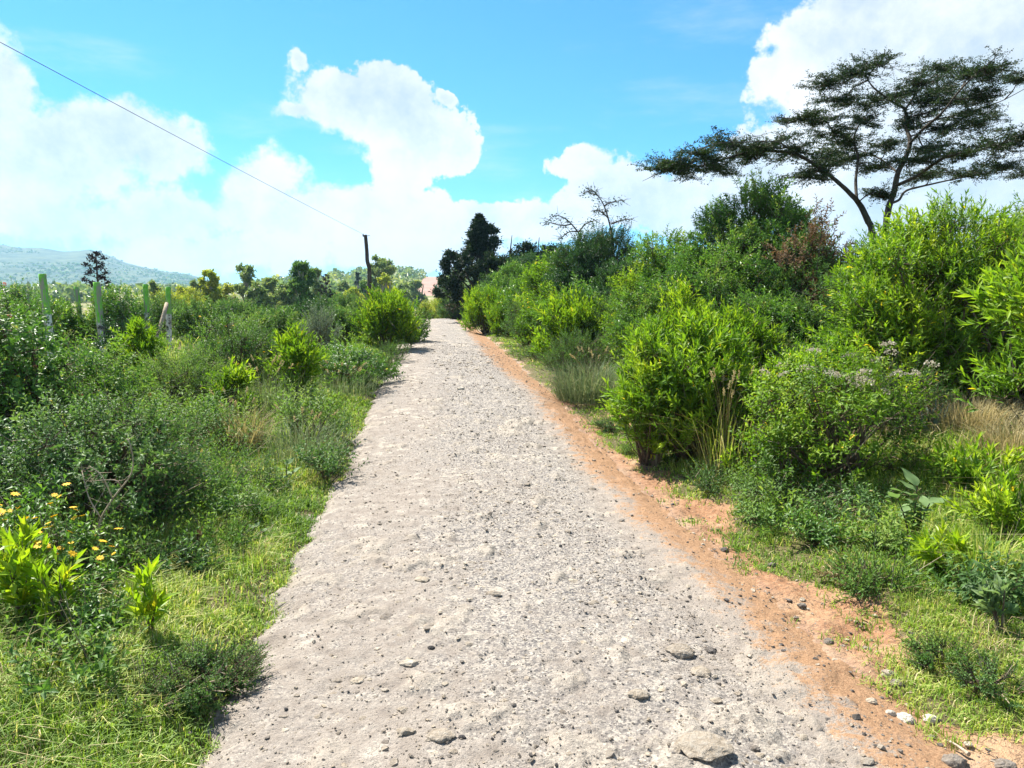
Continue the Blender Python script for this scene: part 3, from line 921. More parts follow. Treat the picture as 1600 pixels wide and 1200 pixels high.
def make_weeds():
    """leafy ground cover between the bushes: what nobody could count."""
    rng = rnd(15)
    fol, st = Geo(), Geo()

    def patch(n, y0, y1, ulo, uhi, h0, h1, L, W, nl, keep, tint, a0=75, a1=35):
        y = y0 * (y1 / y0) ** rng.uniform(0, 1, n); u = rng.uniform(ulo, uhi, n); x = u + .51 - .103 * np.minimum(y, 60)
        k = (rng.uniform(size=n) < keep(x, y, u)) & (np.abs(x) < y * .72 + .8)
        x, y, u = x[k], y[k], u[k]; n = len(x)
        B = np.stack([x, y, ground_z(x, y) - .01], 1)
        d = rng.normal(size=(n, 3)) * .45 + np.array([0, 0, 1.0])
        leafy_shoots(fol, st, rng, B, d, rng.uniform(h0, h1, n) * (1 + .5 * fbm(x * .8, y * .8, 55, 2)), nl, L, W, tint + .2 * fbm(x * 1.1, y * 1.1, 56, 2), a0, a1, False, .0018)
    patch(1400, 2.3, 9, -5.5, -1.9, .10, .26, .07, .022, 9, lambda x, y, u: .6 * sstep(-.1, .4, fbm(x * 1.7, y * 1.7, 57, 2)), .5)
    patch(2600, 2.3, 9, -3.4, -1.45, .04, .12, .026, .014, 8, lambda x, y, u: .3 + .7 * sstep(0, .5, fbm(x * 2, y * 2, 51, 2)), .5)
    patch(2600, 4.5, 13, -4.6, -2.1, .18, .50, .06, .022, 13, lambda x, y, u: .35 + .65 * sstep(-2.2, -3.0, u), .5)
    patch(2600, 2.6, 12, -6.5, -2.3, .12, .36, .05, .020, 11, lambda x, y, u: .45 + .55 * sstep(-2.4, -3.2, u), .45)
    patch(1300, 2.3, 9, 2.1, 3.6, .03, .09, .022, .013, 7, lambda x, y, u: sstep(.0, .4, u - red_edge(y)), .5)
    patch(2600, 3.2, 13, 3.0, 7.5, .10, .32, .05, .017, 11, lambda x, y, u: .8 + 0 * u, .45)
    patch(5200, 9, 60, -34, -2.2, .3, .75, .11, .04, 12, lambda x, y, u: .9 + 0 * u, .42)
    patch(1800, 9, 55, 2.6, 24, .2, .6, .11, .035, 11, lambda x, y, u: .9 + 0 * u, .42)
    tag(obj('undergrowth', fol.mesh('undergrowth', M['soft'])), kind='stuff')
    tag(obj('undergrowth_twigs', st.mesh('undergrowth_twigs', M['twig'])), kind='stuff')


make_weeds()


# ------------------------------------------------------------------ far hills
def hill_mat(name, pale, green, scale):
    m, nt, out = newmat(name)
    pos = nd(nt, 'ShaderNodeNewGeometry').outputs['Position']
    n = noise(nt, pos, scale, 7, .65)
    col = ramp(nt, n, [(.36, green), (.5, tuple((a + b) / 2 for a, b in zip(pale, green))), (.62, pale)])
    principled(nt, out, col, .95, .05)
    return m


def make_hills():
    # long escarpment on the left, about a mile and a half off
    Yc = 2300.0
    prof_px = np.array([(-900, 372), (-500, 366), (-250, 372), (-60, 378), (0, 383), (40, 388), (75, 389), (110, 394), (150, 392), (175, 400), (200, 411), (235, 420), (265, 425), (300, 429), (325, 436), (345, 446), (380, 458), (460, 470)], float)
    xs = np.linspace(-900, 460, 420)
    top = np.interp(xs, prof_px[:, 0], prof_px[:, 1])
    X = (xs - 800) / FPX * Yc
    ztop = EYE + (485 - top) / FPX * Yc
    vs = np.linspace(0, 1, 150)
    V, XX = np.meshgrid(vs, X, indexing='ij')
    zt = np.broadcast_to(ztop, XX.shape); z0 = 40.0
    # foot nearer the viewer, crest at Yc, back slope behind
    t = np.clip(V / .72, 0, 1); back = np.clip((V - .72) / .28, 0, 1)
    YY = Yc - 900 * (1 - t) + 700 * back
    s = t ** 1.25 * .75 + .25 * t
    rav = fbm(XX * .0045 + YY * .0012, YY * .0018, 71, 4)
    Z = z0 + (zt - z0) * s * (1 - .4 * back)
    Z = Z + (rav * 26 * np.sin(np.pi * np.clip(t, 0, 1)) + 3.0 * fbm(XX * .02, YY * .02, 72, 3) * t) * (zt > z0 + 5)
    XX = XX * (YY / Yc)
    tag(obj('mountain', grid_mesh('mountain', XX, YY, Z, hill_mat('mountain_slope', (.105, .125, .06), (.03, .055, .03), .016))), kind='structure')
    rng = rnd(61)
    # bushes dotted over its slopes
    n = 13000
    i = rng.integers(0, XX.shape[0], n); j = rng.integers(0, XX.shape[1], n)
    k = (fbm(XX[i, j] * .006, YY[i, j] * .006, 74, 3) > -.25) & (Z[i, j] > z0)
    i, j = i[k], j[k]
    P = np.stack([XX[i, j] + rng.normal(size=len(i)) * 3, YY[i, j] + rng.normal(size=len(i)) * 3, Z[i, j]], 1)
    g = Geo(); far_bushes(g, rng, P, rng.uniform(.9, 3.6, len(P)) * (1 + .6 * fbm(P[:, 0] * .004, P[:, 1] * .004, 76, 2)), .6)
    tag(obj('mountain_scrub', g.mesh('mountain_scrub', M['mid'])), kind='stuff')
    # rise across the valley where the road climbs again
    Yh = 620.0
    xs = np.linspace(380, 1500, 300)
    tp = np.interp(xs, [380, 440, 500, 560, 640, 690, 760, 900, 1200, 1500], [462, 450, 442, 437, 434, 434, 438, 430, 420, 430])
    X = (xs - 800) / FPX * Yh
    zt = EYE + (485 - tp) / FPX * Yh
    V, XX = np.meshgrid(np.linspace(0, 1, 110), X, indexing='ij')
    t = np.clip(V / .75, 0, 1); back = np.clip((V - .75) / .25, 0, 1)
    YY = Yh - 330 * (1 - t) + 300 * back
    zb = prof(YY) - 3
    Z = zb + (zt[None] - zb) * (t ** 1.1) * (1 - .3 * back) + 1.2 * fbm(XX * .02, YY * .02, 75, 3)
    XX = XX * YY / Yh
    tag(obj('hillside', grid_mesh('hillside', XX, YY, Z, hill_mat('hillside_slope', (.22, .21, .09), (.08, .12, .035), .03))), kind='structure')
    # red earth road climbing that rise
    m, nt, out = newmat('red_earth')
    n1 = noise(nt, nd(nt, 'ShaderNodeNewGeometry').outputs['Position'], .12, 5, .6)
    principled(nt, out, ramp(nt, n1, [(.3, (.25, .14, .105)), (.7, (.34, .22, .175))]), .95, .1)
    Yr = np.linspace(300, 575, 60)
    cpx = np.interp(Yr, [300, 380, 470, 560, 615], [672, 676, 684, 690, 688]); hw = np.interp(Yr, [300, 420, 615], [7.5, 8.5, 9.0])
    A = (cpx - 800) / FPX * Yr
    W = np.linspace(-1, 1, 9)
    xr = A[:, None] + W[None] * hw[:, None]; yr = np.repeat(Yr[:, None], 9, 1)
    tt = np.clip((yr - (Yh - 330)) / 330, 0, 1)
    zb = prof(yr) - 3
    ztr = np.interp(xr / yr * Yh, X, zt)
    zr = zb + (ztr - zb) * tt ** 1.1 + 1.2 * fbm(xr * .02, yr * .02, 75, 3) + .8
    tag(obj('red_hill_road', grid_mesh('red_hill_road', xr, yr, zr, m)), kind='structure')
    # woods on the rise and over the plain
    n = 900
    i = rng.integers(0, 92, n); j = rng.integers(0, XX.shape[1], n)
    x, y, z = XX[i, j], YY[i, j], Z[i, j]
    pxs = x / y * FPX + 800
    k = (np.abs(pxs - np.interp(y, Yr, cpx)) > 20 + rng.uniform(0, 6, n)) & (fbm(x * .012, y * .012, 78, 2) > -.35)
    P = np.stack([x, y, z], 1)[k]
    g = Geo(); far_bushes(g, rng, P, rng.uniform(1.5, 4.2, len(P)), 1.25)
    n = 2600
    y = rng.uniform(130, 900, n); x = (rng.uniform(-150, 640, n) - 800) / FPX * y
    k = fbm(x * .011, y * .006, 79, 3) > .02
    P = np.stack([x, y, ground_z(x, y)], 1)[k]
    far_bushes(g, rng, P, rng.uniform(1.2, 3.0, len(P)), 1.1)
    tag(obj('distant_wood', g.mesh('distant_wood', M['eucalypt'])), kind='stuff')


def far_bushes(g, rng, P, r, tall):
    """rounded bushes and trees too far off to count: a ball of leaf tufts each."""
    n, k = len(P), 34
    v = unit(rng.normal(size=(n, k, 3)))
    rr = rng.uniform(.3, 1, (n, k, 1)) ** .5
    Q = P[:, None] + v * rr * r[:, None, None] * np.array([1, 1, tall]) + np.array([0, 0, 1.0]) * (r * tall * .85)[:, None, None]
    d = unit(rng.normal(size=(n, k, 3)) + v * .8)
    L = (r[:, None] * .75 * rng.uniform(.7, 1.3, (n, k)))
    t = np.clip(rng.normal(size=(n, 1)) * .2 + .45 + rng.normal(size=(n, k)) * .12, 0, 1)
    leaves(g, (Q - d * L[..., None] * .5).reshape(-1, 3), d.reshape(-1, 3), unit(rng.normal(size=(n * k, 3))), L.ravel(), (L * .7).ravel(), t.ravel(), .2, .1, False)


make_hills()

# ------------------------------------------------------------------ flat-topped thorn tree
def px_path(pts, Y, off=None):
    """a limb read off the photograph as (column, row, distance beyond Y)"""
    return np.array([at(p[0], p[1], Y + (p[2] if len(p) > 2 else 0)) for p in pts])


def make_acacia():
    rng = rnd(101)
    Y = 16.0
    bx = (1373 - 800) / FPX * Y
    base = np.array([bx, Y, gz(bx, Y)])
    wood, fol = Geo(), Geo()
    px = FPX and (Y / FPX)
    trunkL = [(1368, 420, 0), (1362, 360, 0), (1356, 345, 0), (1343, 319, 0), (1326, 300, -.2), (1300, 277, -.4), (1270, 255, -.6), (1240, 240, -.8), (1202, 236, -1), (1161, 240, -1.1), (1112, 255, -1.2), (1075, 262, -1.2), (1037, 268, -1.3), (1004, 283, -1.3)]
    trunkR = [(1378, 420, 0), (1384, 356, .1), (1388, 326, .2), (1397, 300, .3), (1403, 270, .4), (1416, 244, .5), (1422, 221, .6), (1416, 199, .8), (1414, 172, .9), (1397, 161, .7), (1371, 142, .4), (1360, 131, .2), (1349, 112, 0)]
    limbs = [
        (trunkL, [.135, .12, .115, .105, .085, .075, .066, .056, .046, .038, .03, .022, .014, .006]),
        (trunkR, [.14, .125, .12, .11, .10, .092, .08, .065, .052, .042, .034, .026, .012]),
        ([(1339, 313, 0), (1337, 281, .3), (1341, 247, .5), (1334, 217, .7), (1345, 191, .8), (1360, 172, .9)], [.06, .055, .046, .036, .026, .012]),
        ([(1335, 219, .7), (1307, 210, .3), (1292, 191, -.1), (1277, 182, -.4), (1255, 184, -.6), (1229, 193, -.8)], [.034, .028, .022, .018, .013, .006]),
        ([(1420, 226, .6), (1442, 202, 0), (1472, 176, -.5), (1499, 142, -.9), (1525, 116, -1.2), (1551, 94, -1.5), (1562, 82, -1.6)], [.06, .052, .044, .034, .026, .014, .005]),
        ([(1400, 290, .3), (1431, 276, -.2), (1461, 255, -.7), (1487, 242, -1), (1525, 236, -1.3), (1562, 225, -1.6), (1600, 210, -1.9), (1690, 205, -2.2)], [.07, .06, .054, .046, .038, .03, .024, .01]),
        ([(1391, 318, .2), (1405, 312, .8), (1416, 298, 1.2), (1450, 289, 1.6), (1506, 277, 2), (1562, 270, 2.2), (1640, 272, 2.4)], [.055, .05, .045, .036, .028, .02, .008]),
        ([(1414, 172, .9), (1435, 142, 1.3), (1461, 116, 1.6), (1472, 92, 1.8)], [.048, .036, .024, .008]),
        ([(1403, 270, .4), (1378, 250, 1.2), (1352, 238, 1.8), (1318, 233, 2.2)], [.045, .034, .024, .01]),
        ([(1418, 205, .8), (1450, 190, 1.8), (1500, 178, 2.5), (1560, 160, 3.0), (1620, 128, 3.2)], [.045, .036, .028, .02, .008]),
        ([(1341, 316, 0), (1360, 302, -.4), (1382, 300, -.7)], [.028, .02, .008]),
        ([(1240, 240, -.8), (1215, 222, -1.4), (1170, 222, -1.8), (1120, 224, -2.1), (1085, 238, -2.2)], [.03, .024, .018, .012, .005]),
    ]
    nodes = []
    for pts, rad in limbs:
        P = tube(wood, px_path(pts, Y), np.array(rad) * .54, 8, len(pts) * 4, wob=.07, rng=rng)
        nodes.append(P)
    allnodes = np.concatenate(nodes)
    trunk = wood
    pads = [  # column, row, half width, half height, distance beyond
        (1042, 264, 34, 9, -1.2), (1062, 260, 40, 13, -1.2), (1100, 242, 48, 17, -1.6), (1148, 228, 48, 15, -1.4), (1200, 229, 46, 14, -1.0), (1246, 234, 46, 17, -.8), (1288, 262, 42, 20, -.4), (1258, 276, 34, 10, -.2),
        (1112, 262, 40, 12, -1.2), (1175, 242, 46, 10, -.8),
        (1250, 184, 34, 7, -.6), (1284, 188, 26, 9, -.3), (1306, 208, 30, 10, .3),
        (1320, 222, 42, 12, .6), (1345, 190, 32, 12, .8), (1328, 250, 42, 12, 1.0), (1368, 262, 36, 9, 1.2), (1385, 226, 36, 12, 1.2), (1300, 240, 40, 12, 2.0),
        (1296, 132, 40, 11, .1), (1338, 114, 44, 15, 0), (1368, 102, 32, 12, .2), (1322, 154, 44, 9, .3), (1366, 158, 34, 12, .6), (1398, 150, 34, 10, 1),
        (1432, 132, 46, 16, 1.0), (1470, 110, 46, 18, 1.4), (1518, 120, 50, 18, -.6), (1548, 108, 34, 14, -1.3), (1450, 160, 50, 17, .8), (1500, 160, 54, 22, .2), (1540, 150, 44, 17, -.6), (1590, 122, 34, 10, 2.6), (1640, 130, 44, 13, 3),
        (1420, 190, 36, 13, .9), (1480, 200, 50, 17, .4), (1530, 192, 46, 14, 1.8), (1450, 232, 50, 16, .2), (1500, 240, 50, 15, -.8), (1560, 228, 50, 19, -1.4), (1605, 215, 50, 20, -1.8), (1660, 222, 50, 22, -2),
        (1450, 272, 46, 10, 1.4), (1510, 274, 50, 12, 1.8), (1570, 262, 46, 15, 2), (1625, 270, 50, 16, 2.3), (1375, 302, 20, 6, -.5), (1468, 142, 40, 14, 2.0), (1510, 178, 50, 16, 2.4), (1430, 252, 36, 10, -.6),
    ]
    SB, SD, ST, SL = [], [], [], []
    for (cx, cy, rx, ry, off) in pads:
        c = np.array(at(cx, cy, Y + off)); hx = rx * px; hz = ry * px
        j = np.argmin(((allnodes - c) ** 2).sum(1)); a = allnodes[j]
        mid = (a + c) / 2 + rng.normal(size=3) * .06 + np.array([0, 0, -.03])
        tube(wood, [a, mid, c], [.018, .013, .008], 5, 7, wob=.1, rng=rng, cap=False)
        nb = int(6 + rx / 5)
        for b in range(nb):
            th = rng.uniform(0, 6.28)
            e = c + np.array([math.cos(th) * hx * rng.uniform(.5, 1.15), math.sin(th) * hx * rng.uniform(.5, 1.1), rng.uniform(-.9, .9) * hz])
            m = (c + e) / 2 + rng.normal(size=3) * np.array([.08, .08, .05])
            Pb = tube(wood, [c, m, e], [.0085, .006, .003], 4, 7, cap=False)
            # short leafy spurs all along, lying flat
            q = rng.uniform(.12, 1.0, 10)
            ii = (q * (len(Pb) - 1)).astype(int)
            S = Pb[ii] + rng.normal(size=(10, 3)) * .02
            d = (e - c) / max(np.linalg.norm(e - c), .01) * .5 + rng.normal(size=(10, 3)) * np.array([.8, .8, .20]) + np.array([0, 0, .06])
            SB.append(S); SD.append(d); SL.append(rng.uniform(.12, .34, 10)); ST.append(np.full(10, .42 + rng.normal() * .12 + .1 * (rng.uniform() < .3)))
    SB, SD, SL, ST = map(np.concatenate, (SB, SD, SL, ST))
    D = unit(SD)
    sticks(wood, SB, SB + D * SL[:, None], .004, .0015)
    # tufts of tiny leaflets along each spur
    n, k = len(SB), 22
    t = rng.uniform(.05, 1.05, (n, k))
    P = SB[:, None] + D[:, None] * (SL[:, None] * t)[..., None] + rng.normal(size=(n, k, 3)) * np.array([.022, .022, .013])
    dd = unit(rng.normal(size=(n, k, 3)) * np.array([1, 1, .5]))
    nn = rng.normal(size=(n, k, 3)) + np.array([0, 0, 1.0])
    leaves(fol, P.reshape(-1, 3), dd.reshape(-1, 3), nn.reshape(-1, 3), rng.uniform(.026, .056, n * k), rng.uniform(.012, .024, n * k), np.clip(np.repeat(ST, k) + rng.normal(size=n * k) * .15, 0, 1), .15, .1, False)
    th = thing('thorn_tree', base, 'tall flat-topped thorn tree with dark tiered branches rising behind the right-hand bushes', 'tree')
    wo = wood.mesh('thorn_tree_trunk', M['bark'], True); fo = fol.mesh('thorn_tree_crown', M['acacia'])
    for nme, me in (('trunk', wo), ('crown', fo)):
        o = obj(nme, me, th); o.location = -Vector(base)


make_acacia()

# ------------------------------------------------------------------ right of the road, near to far
S = shrub
GR = 'bushes along the right of the road'
S('narrow_leaved_bush', 'fresh', 1086, 8.6, 503, 214, 'bright green narrow-leaved bush nearest the road, with yellow flowers at its foot', group=GR, seed=11, dens=1.25, heads=[('daisy', 22)])
S('narrow_leaved_bush', 'fresh', 1020, 8.6, 505, 100, 'slim upright bright green shoot clump leaning on the left flank of the roadside bush', group=GR, seed=12)
S('narrow_leaved_bush', 'fresh', 1062, 11.2, 452, 120, 'medium green upright bush directly behind the roadside bush with yellow flowers', group=GR, seed=13, mat='fresh', rich=False)
S('narrow_leaved_bush', 'fresh', 1255, 8.9, 512, 62, 'small bright upright bush between the roadside bush and the white-flowered shrub', group=GR, seed=14)
S('white_flowered_shrub', 'herb', 1310, 7.0, 545, 232, 'sprawling pale green shrub topped with white flower heads, bare stems below', 'shrub', seed=15, dens=.95, mat='fresh', heads=[('umbel', 24)], lift=.16)
S('white_flowered_shrub', 'herb', 1235, 6.9, 640, 110, 'low leafy spill of pale green growth at the left foot of the white-flowered shrub', 'shrub', seed=16, mat='fresh')
S('narrow_leaved_bush', 'freshbig', 1475, 9.3, 312, 330, 'large rounded sunlit bush with rusty seed clusters in front of the thorn tree', group=GR, seed=17, dens=1.25, depth=.8)
S('narrow_leaved_bush', 'freshbig', 1385, 8.8, 430, 150, 'leafy lower lobe of bushes left of and below the big sunlit bush', group=GR, seed=18, depth=.8)
S('narrow_leaved_bush', 'freshbig', 1590, 9.2, 330, 200, 'tall sunlit bush cut by the right edge of the photo behind the nearest branch', group=GR, seed=19, depth=.8)
S('narrow_leaved_bush', 'fresh', 1678, 5.6, 395, 215, 'nearest bright bush with large leaves reaching in from the right edge', group=GR, seed=20, dens=1.1, mat='fresh', lift=.75, stem_r=.012)
S('rusty_seeded_bush', 'tall', 1262, 12.6, 335, 115, 'reddish brown bush loaded with dry seed capsules beside the tall central bush', group=GR, seed=21, mat='seed', dens=.42, lumpy=.5)
S('narrow_leaved_bush', 'tall', 1265, 12.8, 365, 140, 'dull green bush wrapped round the reddish brown seeded bush', group=GR, seed=22, mat='olive')
S('narrow_leaved_bush', 'tall', 1180, 14.2, 283, 230, 'tallest dark green bush rising in the middle of the right-hand thicket', group=GR, seed=23, dens=1.15, depth=.9, mat='mid', lumpy=.35)
S('narrow_leaved_bush', 'tall', 1130, 12.9, 380, 200, 'broad mid-green bush in front of the tallest dark bush', group=GR, seed=24, mat='mid', depth=.9)
S('narrow_leaved_bush', 'tall', 1200, 11.6, 455, 170, 'shady bush with dark gaps under the reddish brown seeded bush', group=GR, seed=25, mat='mid', depth=.8)
S('narrow_leaved_bush', 'tall', 1320, 11.4, 420, 150, 'dark shaded bush left of the big sunlit bush', group=GR, seed=26, mat='olive')
S('narrow_leaved_bush', 'tall', 1042, 15.6, 352, 120, 'rounded green bush left of the tallest dark bush', group=GR, seed=27, mat='mid')
S('narrow_leaved_bush', 'tall', 1030, 13.4, 440, 130, 'mid-green bush filling the gap below the rounded bush at the thicket edge', group=GR, seed=28, mat='mid')
S('dark_rounded_bush', 'tall', 930, 21.5, 352, 150, 'dense dark rounded bush with bare thorny branches poking out of its top', group=GR, seed=29, mat='dark', dens=1.3)
S('dark_rounded_bush', 'tall', 975, 19.5, 400, 110, 'dense dark bush at the right flank of the one with bare branches', group=GR, seed=30, mat='dark', dens=1.2)
S('narrow_leaved_bush', 'far', 868, 24, 400, 110, 'yellowish green bush left of the dark rounded bush', group=GR, seed=31, mat='fresh')
S('grey_green_bush', 'far', 905, 17.6, 442, 130, 'feathery grey-green bush at the edge of the right verge', group=GR, seed=32, mat='mid')
S('narrow_leaved_bush', 'farfresh', 905, 16.8, 470, 110, 'bright upright bush in front of the feathery grey-green bush', group=GR, seed=33, depth=.8)
S('grey_green_bush', 'fine', 905, 14.2, 520, 110, 'low dull green bush beside the pale grass clump', group=GR, seed=34, mat='olive', rich=False, dens=.7)
S('grey_green_bush', 'tick', 825, 22, 462, 70, 'dark grey bush with pale seed heads standing beside the road', group=GR, seed=35, rich=False, dens=.6)
S('narrow_leaved_bush', 'farfresh', 758, 29, 452, 62, 'bright green bush at the foot of the dark conifer', group=GR, seed=36, share='ff')
S('narrow_leaved_bush', 'farfresh', 790, 27, 462, 52, 'small green bush between the bright bush by the conifer and the dark grey bush', group=GR, seed=37, share='ff')
S('grey_green_bush', 'far', 800, 31, 412, 90, 'soft blue-green bush right of the dark conifer', group=GR, seed=38, mat='mid', share='fb')
S('dark_rounded_bush', 'far', 835, 33, 378, 62, 'dark bush with pointed tops behind the roadside bushes', group=GR, seed=39, mat='dark', share='fd')
S('dark_rounded_bush', 'far', 808, 36, 385, 50, 'small dark bush touching the right side of the conifer', group=GR, seed=40, mat='dark', share='fd')
S('grey_green_bush', 'tick', 850, 18.2, 545, 90, 'low dark bush hugging the right verge where the red soil narrows', group=GR, seed=41, rich=False, dens=.6)
S('yellow_green_bush', 'far', 706, 52, 455, 62, 'sunlit yellow-green bush past the crest of the road', group=GR, seed=42, mat='yellowish')
S('yellow_green_bush', 'far', 678, 60, 470, 50, 'low yellow-green bush at the far bend of the road', group=GR, seed=43, mat='yellowish')
S('dark_rounded_bush', 'far', 712, 46, 428, 44, 'olive bush under the left skirt of the dark conifer', group=GR, seed=44, mat='olive')
S('wiry_tuft', 'wiry', 1350, 4.75, 893, 80, 'small brown wiry tuft on the edge of the red soil', 'shrub', seed=45, mat='dry')
S('narrow_leaved_bush', 'tall', 1640, 12.5, 300, 260, 'dark bush behind the sunlit bush at the right edge', group=GR, seed=46, mat='mid')
S('narrow_leaved_bush', 'fresh', 1530, 6.2, 712, 120, 'low bright leafy bush below the dry grass on the right bank', group=GR, seed=47, dens=1.0)
S('narrow_leaved_bush', 'fresh', 1598, 5.0, 760, 90, 'low bright bush with reddish leaves at the right edge above the grass', group=GR, seed=48)
S('wiry_tuft', 'tick', 1240, 6.4, 760, 150, 'low olive weed mat at the foot of the white-flowered shrub', 'shrub', seed=49, dens=.8)
S('wiry_tuft', 'tick', 1360, 6.0, 768, 150, 'low tangled weed mat left of the broad-leaved plant', 'shrub', seed=50, dens=.8)
sapling('sapling', 1486, 4.75, 835, 78, 'bright green leafy sapling at the grass edge in front of the broad-leaved plant', seed=3, nstem=6, nl=12, leafL=.13, leafW=.034, mat='sapling')
sapling('sapling', 1440, 4.85, 868, 34, 'tiny yellow-tipped sapling just left of the bright green leafy sapling', seed=4, nstem=2, leafL=.06, leafW=.018, nl=12)
sapling('sapling', 1150, 7.4, 700, 40, 'tiny bright sapling in the grass below the roadside bush', seed=5, nstem=3, nl=12)
sapling('sapling', 1592, 3.9, 905, 70, 'pale broad-leaved seedling at the right edge above the stones', seed=6, nstem=3, mat='big_leaf', leafL=.08, leafW=.04, nl=9)
grass_clump('pale_grass_clump', 925, 12.6, 545, 120, 'pale feathery grass clump left of the roadside bush', n=1500, mat='dry_green', seed=1, lean=.95, t=(.0, .9), seedheads=10, base=.45)
grass_clump('tall_seeding_grass', 1135, 7.7, 585, 120, 'tall seeding grass standing in front of the roadside bush', n=170, seed=2, lean=.75, seedheads=14, w=.002, t=(.5, 1.0))
grass_clump('straw_grass_clump', 1515, 7.6, 600, 150, 'straw-coloured grass clump right of the blue-grey sisal', n=1300, mat='dry', seed=3, lean=.6, t=(.1, .9))
grass_clump('straw_grass_clump', 1590, 6.6, 640, 140, 'straw-coloured grass clump at the right edge below the nearest bush', n=1100, mat='dry', seed=4, lean=.6, t=(.0, .9), seedheads=8)
grass_clump('straw_grass_clump', 1420, 8.2, 600, 110, 'thin straw grass tuft left of the blue-grey sisal', n=500, mat='dry', seed=5, lean=.6, t=(.0, .7), seedheads=10)
grass_clump('straw_grass_clump', 1555, 4.6, 800, 130, 'green and straw grass tussock beside the leafy sapling', n=520, seed=6, lean=.7, t=(.3, .9))


for i, (px, Y, top, w, k, m, lab) in enumerate([
    (1210, 6.1, 790, 80, 'herb', 'soft', 'leafy weed at the corner of grass and red soil below the weed mat'),
    (1290, 5.5, 830, 90, 'herb', 'mid', 'dark leafy weed in the right grass left of the brown wiry tuft'),
    (1420, 5.2, 850, 90, 'herb', 'soft', 'weed patch at the foot of the broad-leaved plant'),
    (1380, 4.6, 905, 70, 'fine', 'soft', 'fine weed right of the brown wiry tuft'),
    (1560, 4.3, 900, 110, 'herb', 'olive', 'grey-green weed right of the leafy sapling in the grass'),
    (1500, 3.7, 985, 110, 'wiry', 'soft', 'flat green mat of weed in the lower right grass'),
    (1580, 3.4, 1030, 110, 'wiry', 'olive', 'sprawling weed at the right edge above the grey corner rock'),
    (1000, 9.2, 690, 60, 'wiry', 'soft', 'small weed in the verge left of the roadside bush'),
    (1120, 7.3, 745, 80, 'fine', 'olive', 'thin weed under the tall seeding grass'),
    (1180, 6.8, 745, 80, 'herb', 'soft', 'leafy weed between the tall seeding grass and the white-flowered shrub'),
    (960, 10.6, 650, 60, 'wiry', 'olive', 'dusty weed at the bend of the red shoulder')]):
    S('verge_weed', k, px, Y, top, w, lab, 'weed', 'weeds in the right verge', seed=450 + i, mat=m, dens=.6, rich=True)
for i, (px, Y, top, w, n, lab) in enumerate([(1250, 5.7, 822, 90, 160, 'low tussock left of the dark leafy weed on the right'), (1465, 4.3, 930, 90, 170, 'tussock under the bright green leafy sapling'), (1545, 3.6, 1000, 100, 170, 'spreading tussock in the lower right grass'), (1340, 5.6, 815, 100, 200, 'straw-flecked tussock behind the brown wiry tuft'), (1085, 8.0, 705, 80, 180, 'short tussock under the lip of the roadside bush'), (1585, 4.6, 850, 110, 220, 'tall tussock at the right edge beside the pale seedling')]):
    grass_clump('verge_tussock', px, Y, top, w, lab, n=n, seed=80 + i, lean=.95, t=(.1, 1.0), w=.0026, base=.42, group='tussocks in the right verge')


def make_sisal(px, Y, top, label, seed, n=22, L=None, name='sisal_plant', col=None):
    rng = rnd(seed)
    x = (px - 800) / FPX * Y; z = gz(x, Y)
    L = L or (at(px, top, Y)[2] - z)
    t = thing(name, (x, Y, z), label, 'plant')
    me = []
    for k in range(3):
        g = Geo()
        s = np.linspace(0, 1, 9)
        w = .034 * L / .4 * (np.sin(np.pi * np.clip(s, .0, 1) ** .7) * .8 + .25) * (1 - s ** 4)
        for sd in (1, -1):   # channelled blade, thick at the base
            V = np.concatenate([np.stack([-w, .35 * w, s * L], 1), np.stack([0 * w, -.12 * w - .004 * (sd < 0), s * L], 1), np.stack([w, .35 * w, s * L], 1)])
            V[:, 1] += np.tile(.12 * L * s ** 2, 3) * (k - .6) - (.006 if sd < 0 else 0) * np.tile(1 - s, 3)
            T = []
            for i in range(8):
                for a, b in ((0, 9), (9, 18)):
                    T += [(a + i, b + i, a + i + 1), (b + i, b + i + 1, a + i + 1)]
            g.add(V, np.array(T)[:, ::sd], rng.uniform(.2, .9))
        me.append(g.mesh('sisal_blade', M['sisal']))
    for i in range(n):
        o = obj('leaf', me[i % 3], t)
        tilt = .10 + 1.05 * (i / n) ** 1.2
        o.rotation_euler = (tilt + rng.normal() * .06, rng.normal() * .05, i * GA); k = rng.uniform(.8, 1.08); o.scale = (k, k, k)
    return t


make_sisal(1462, 7.7, 628, 'blue-grey sisal rosette in the straw grass on the right bank', 1, 26)
make_sisal(1533, 6.4, 708, 'small blue-grey sisal in the shade below the larger sisal', 2, 14)
make_sisal(731, 45, 478, 'blue-grey agave beside the far bend of the road', 3, 22)


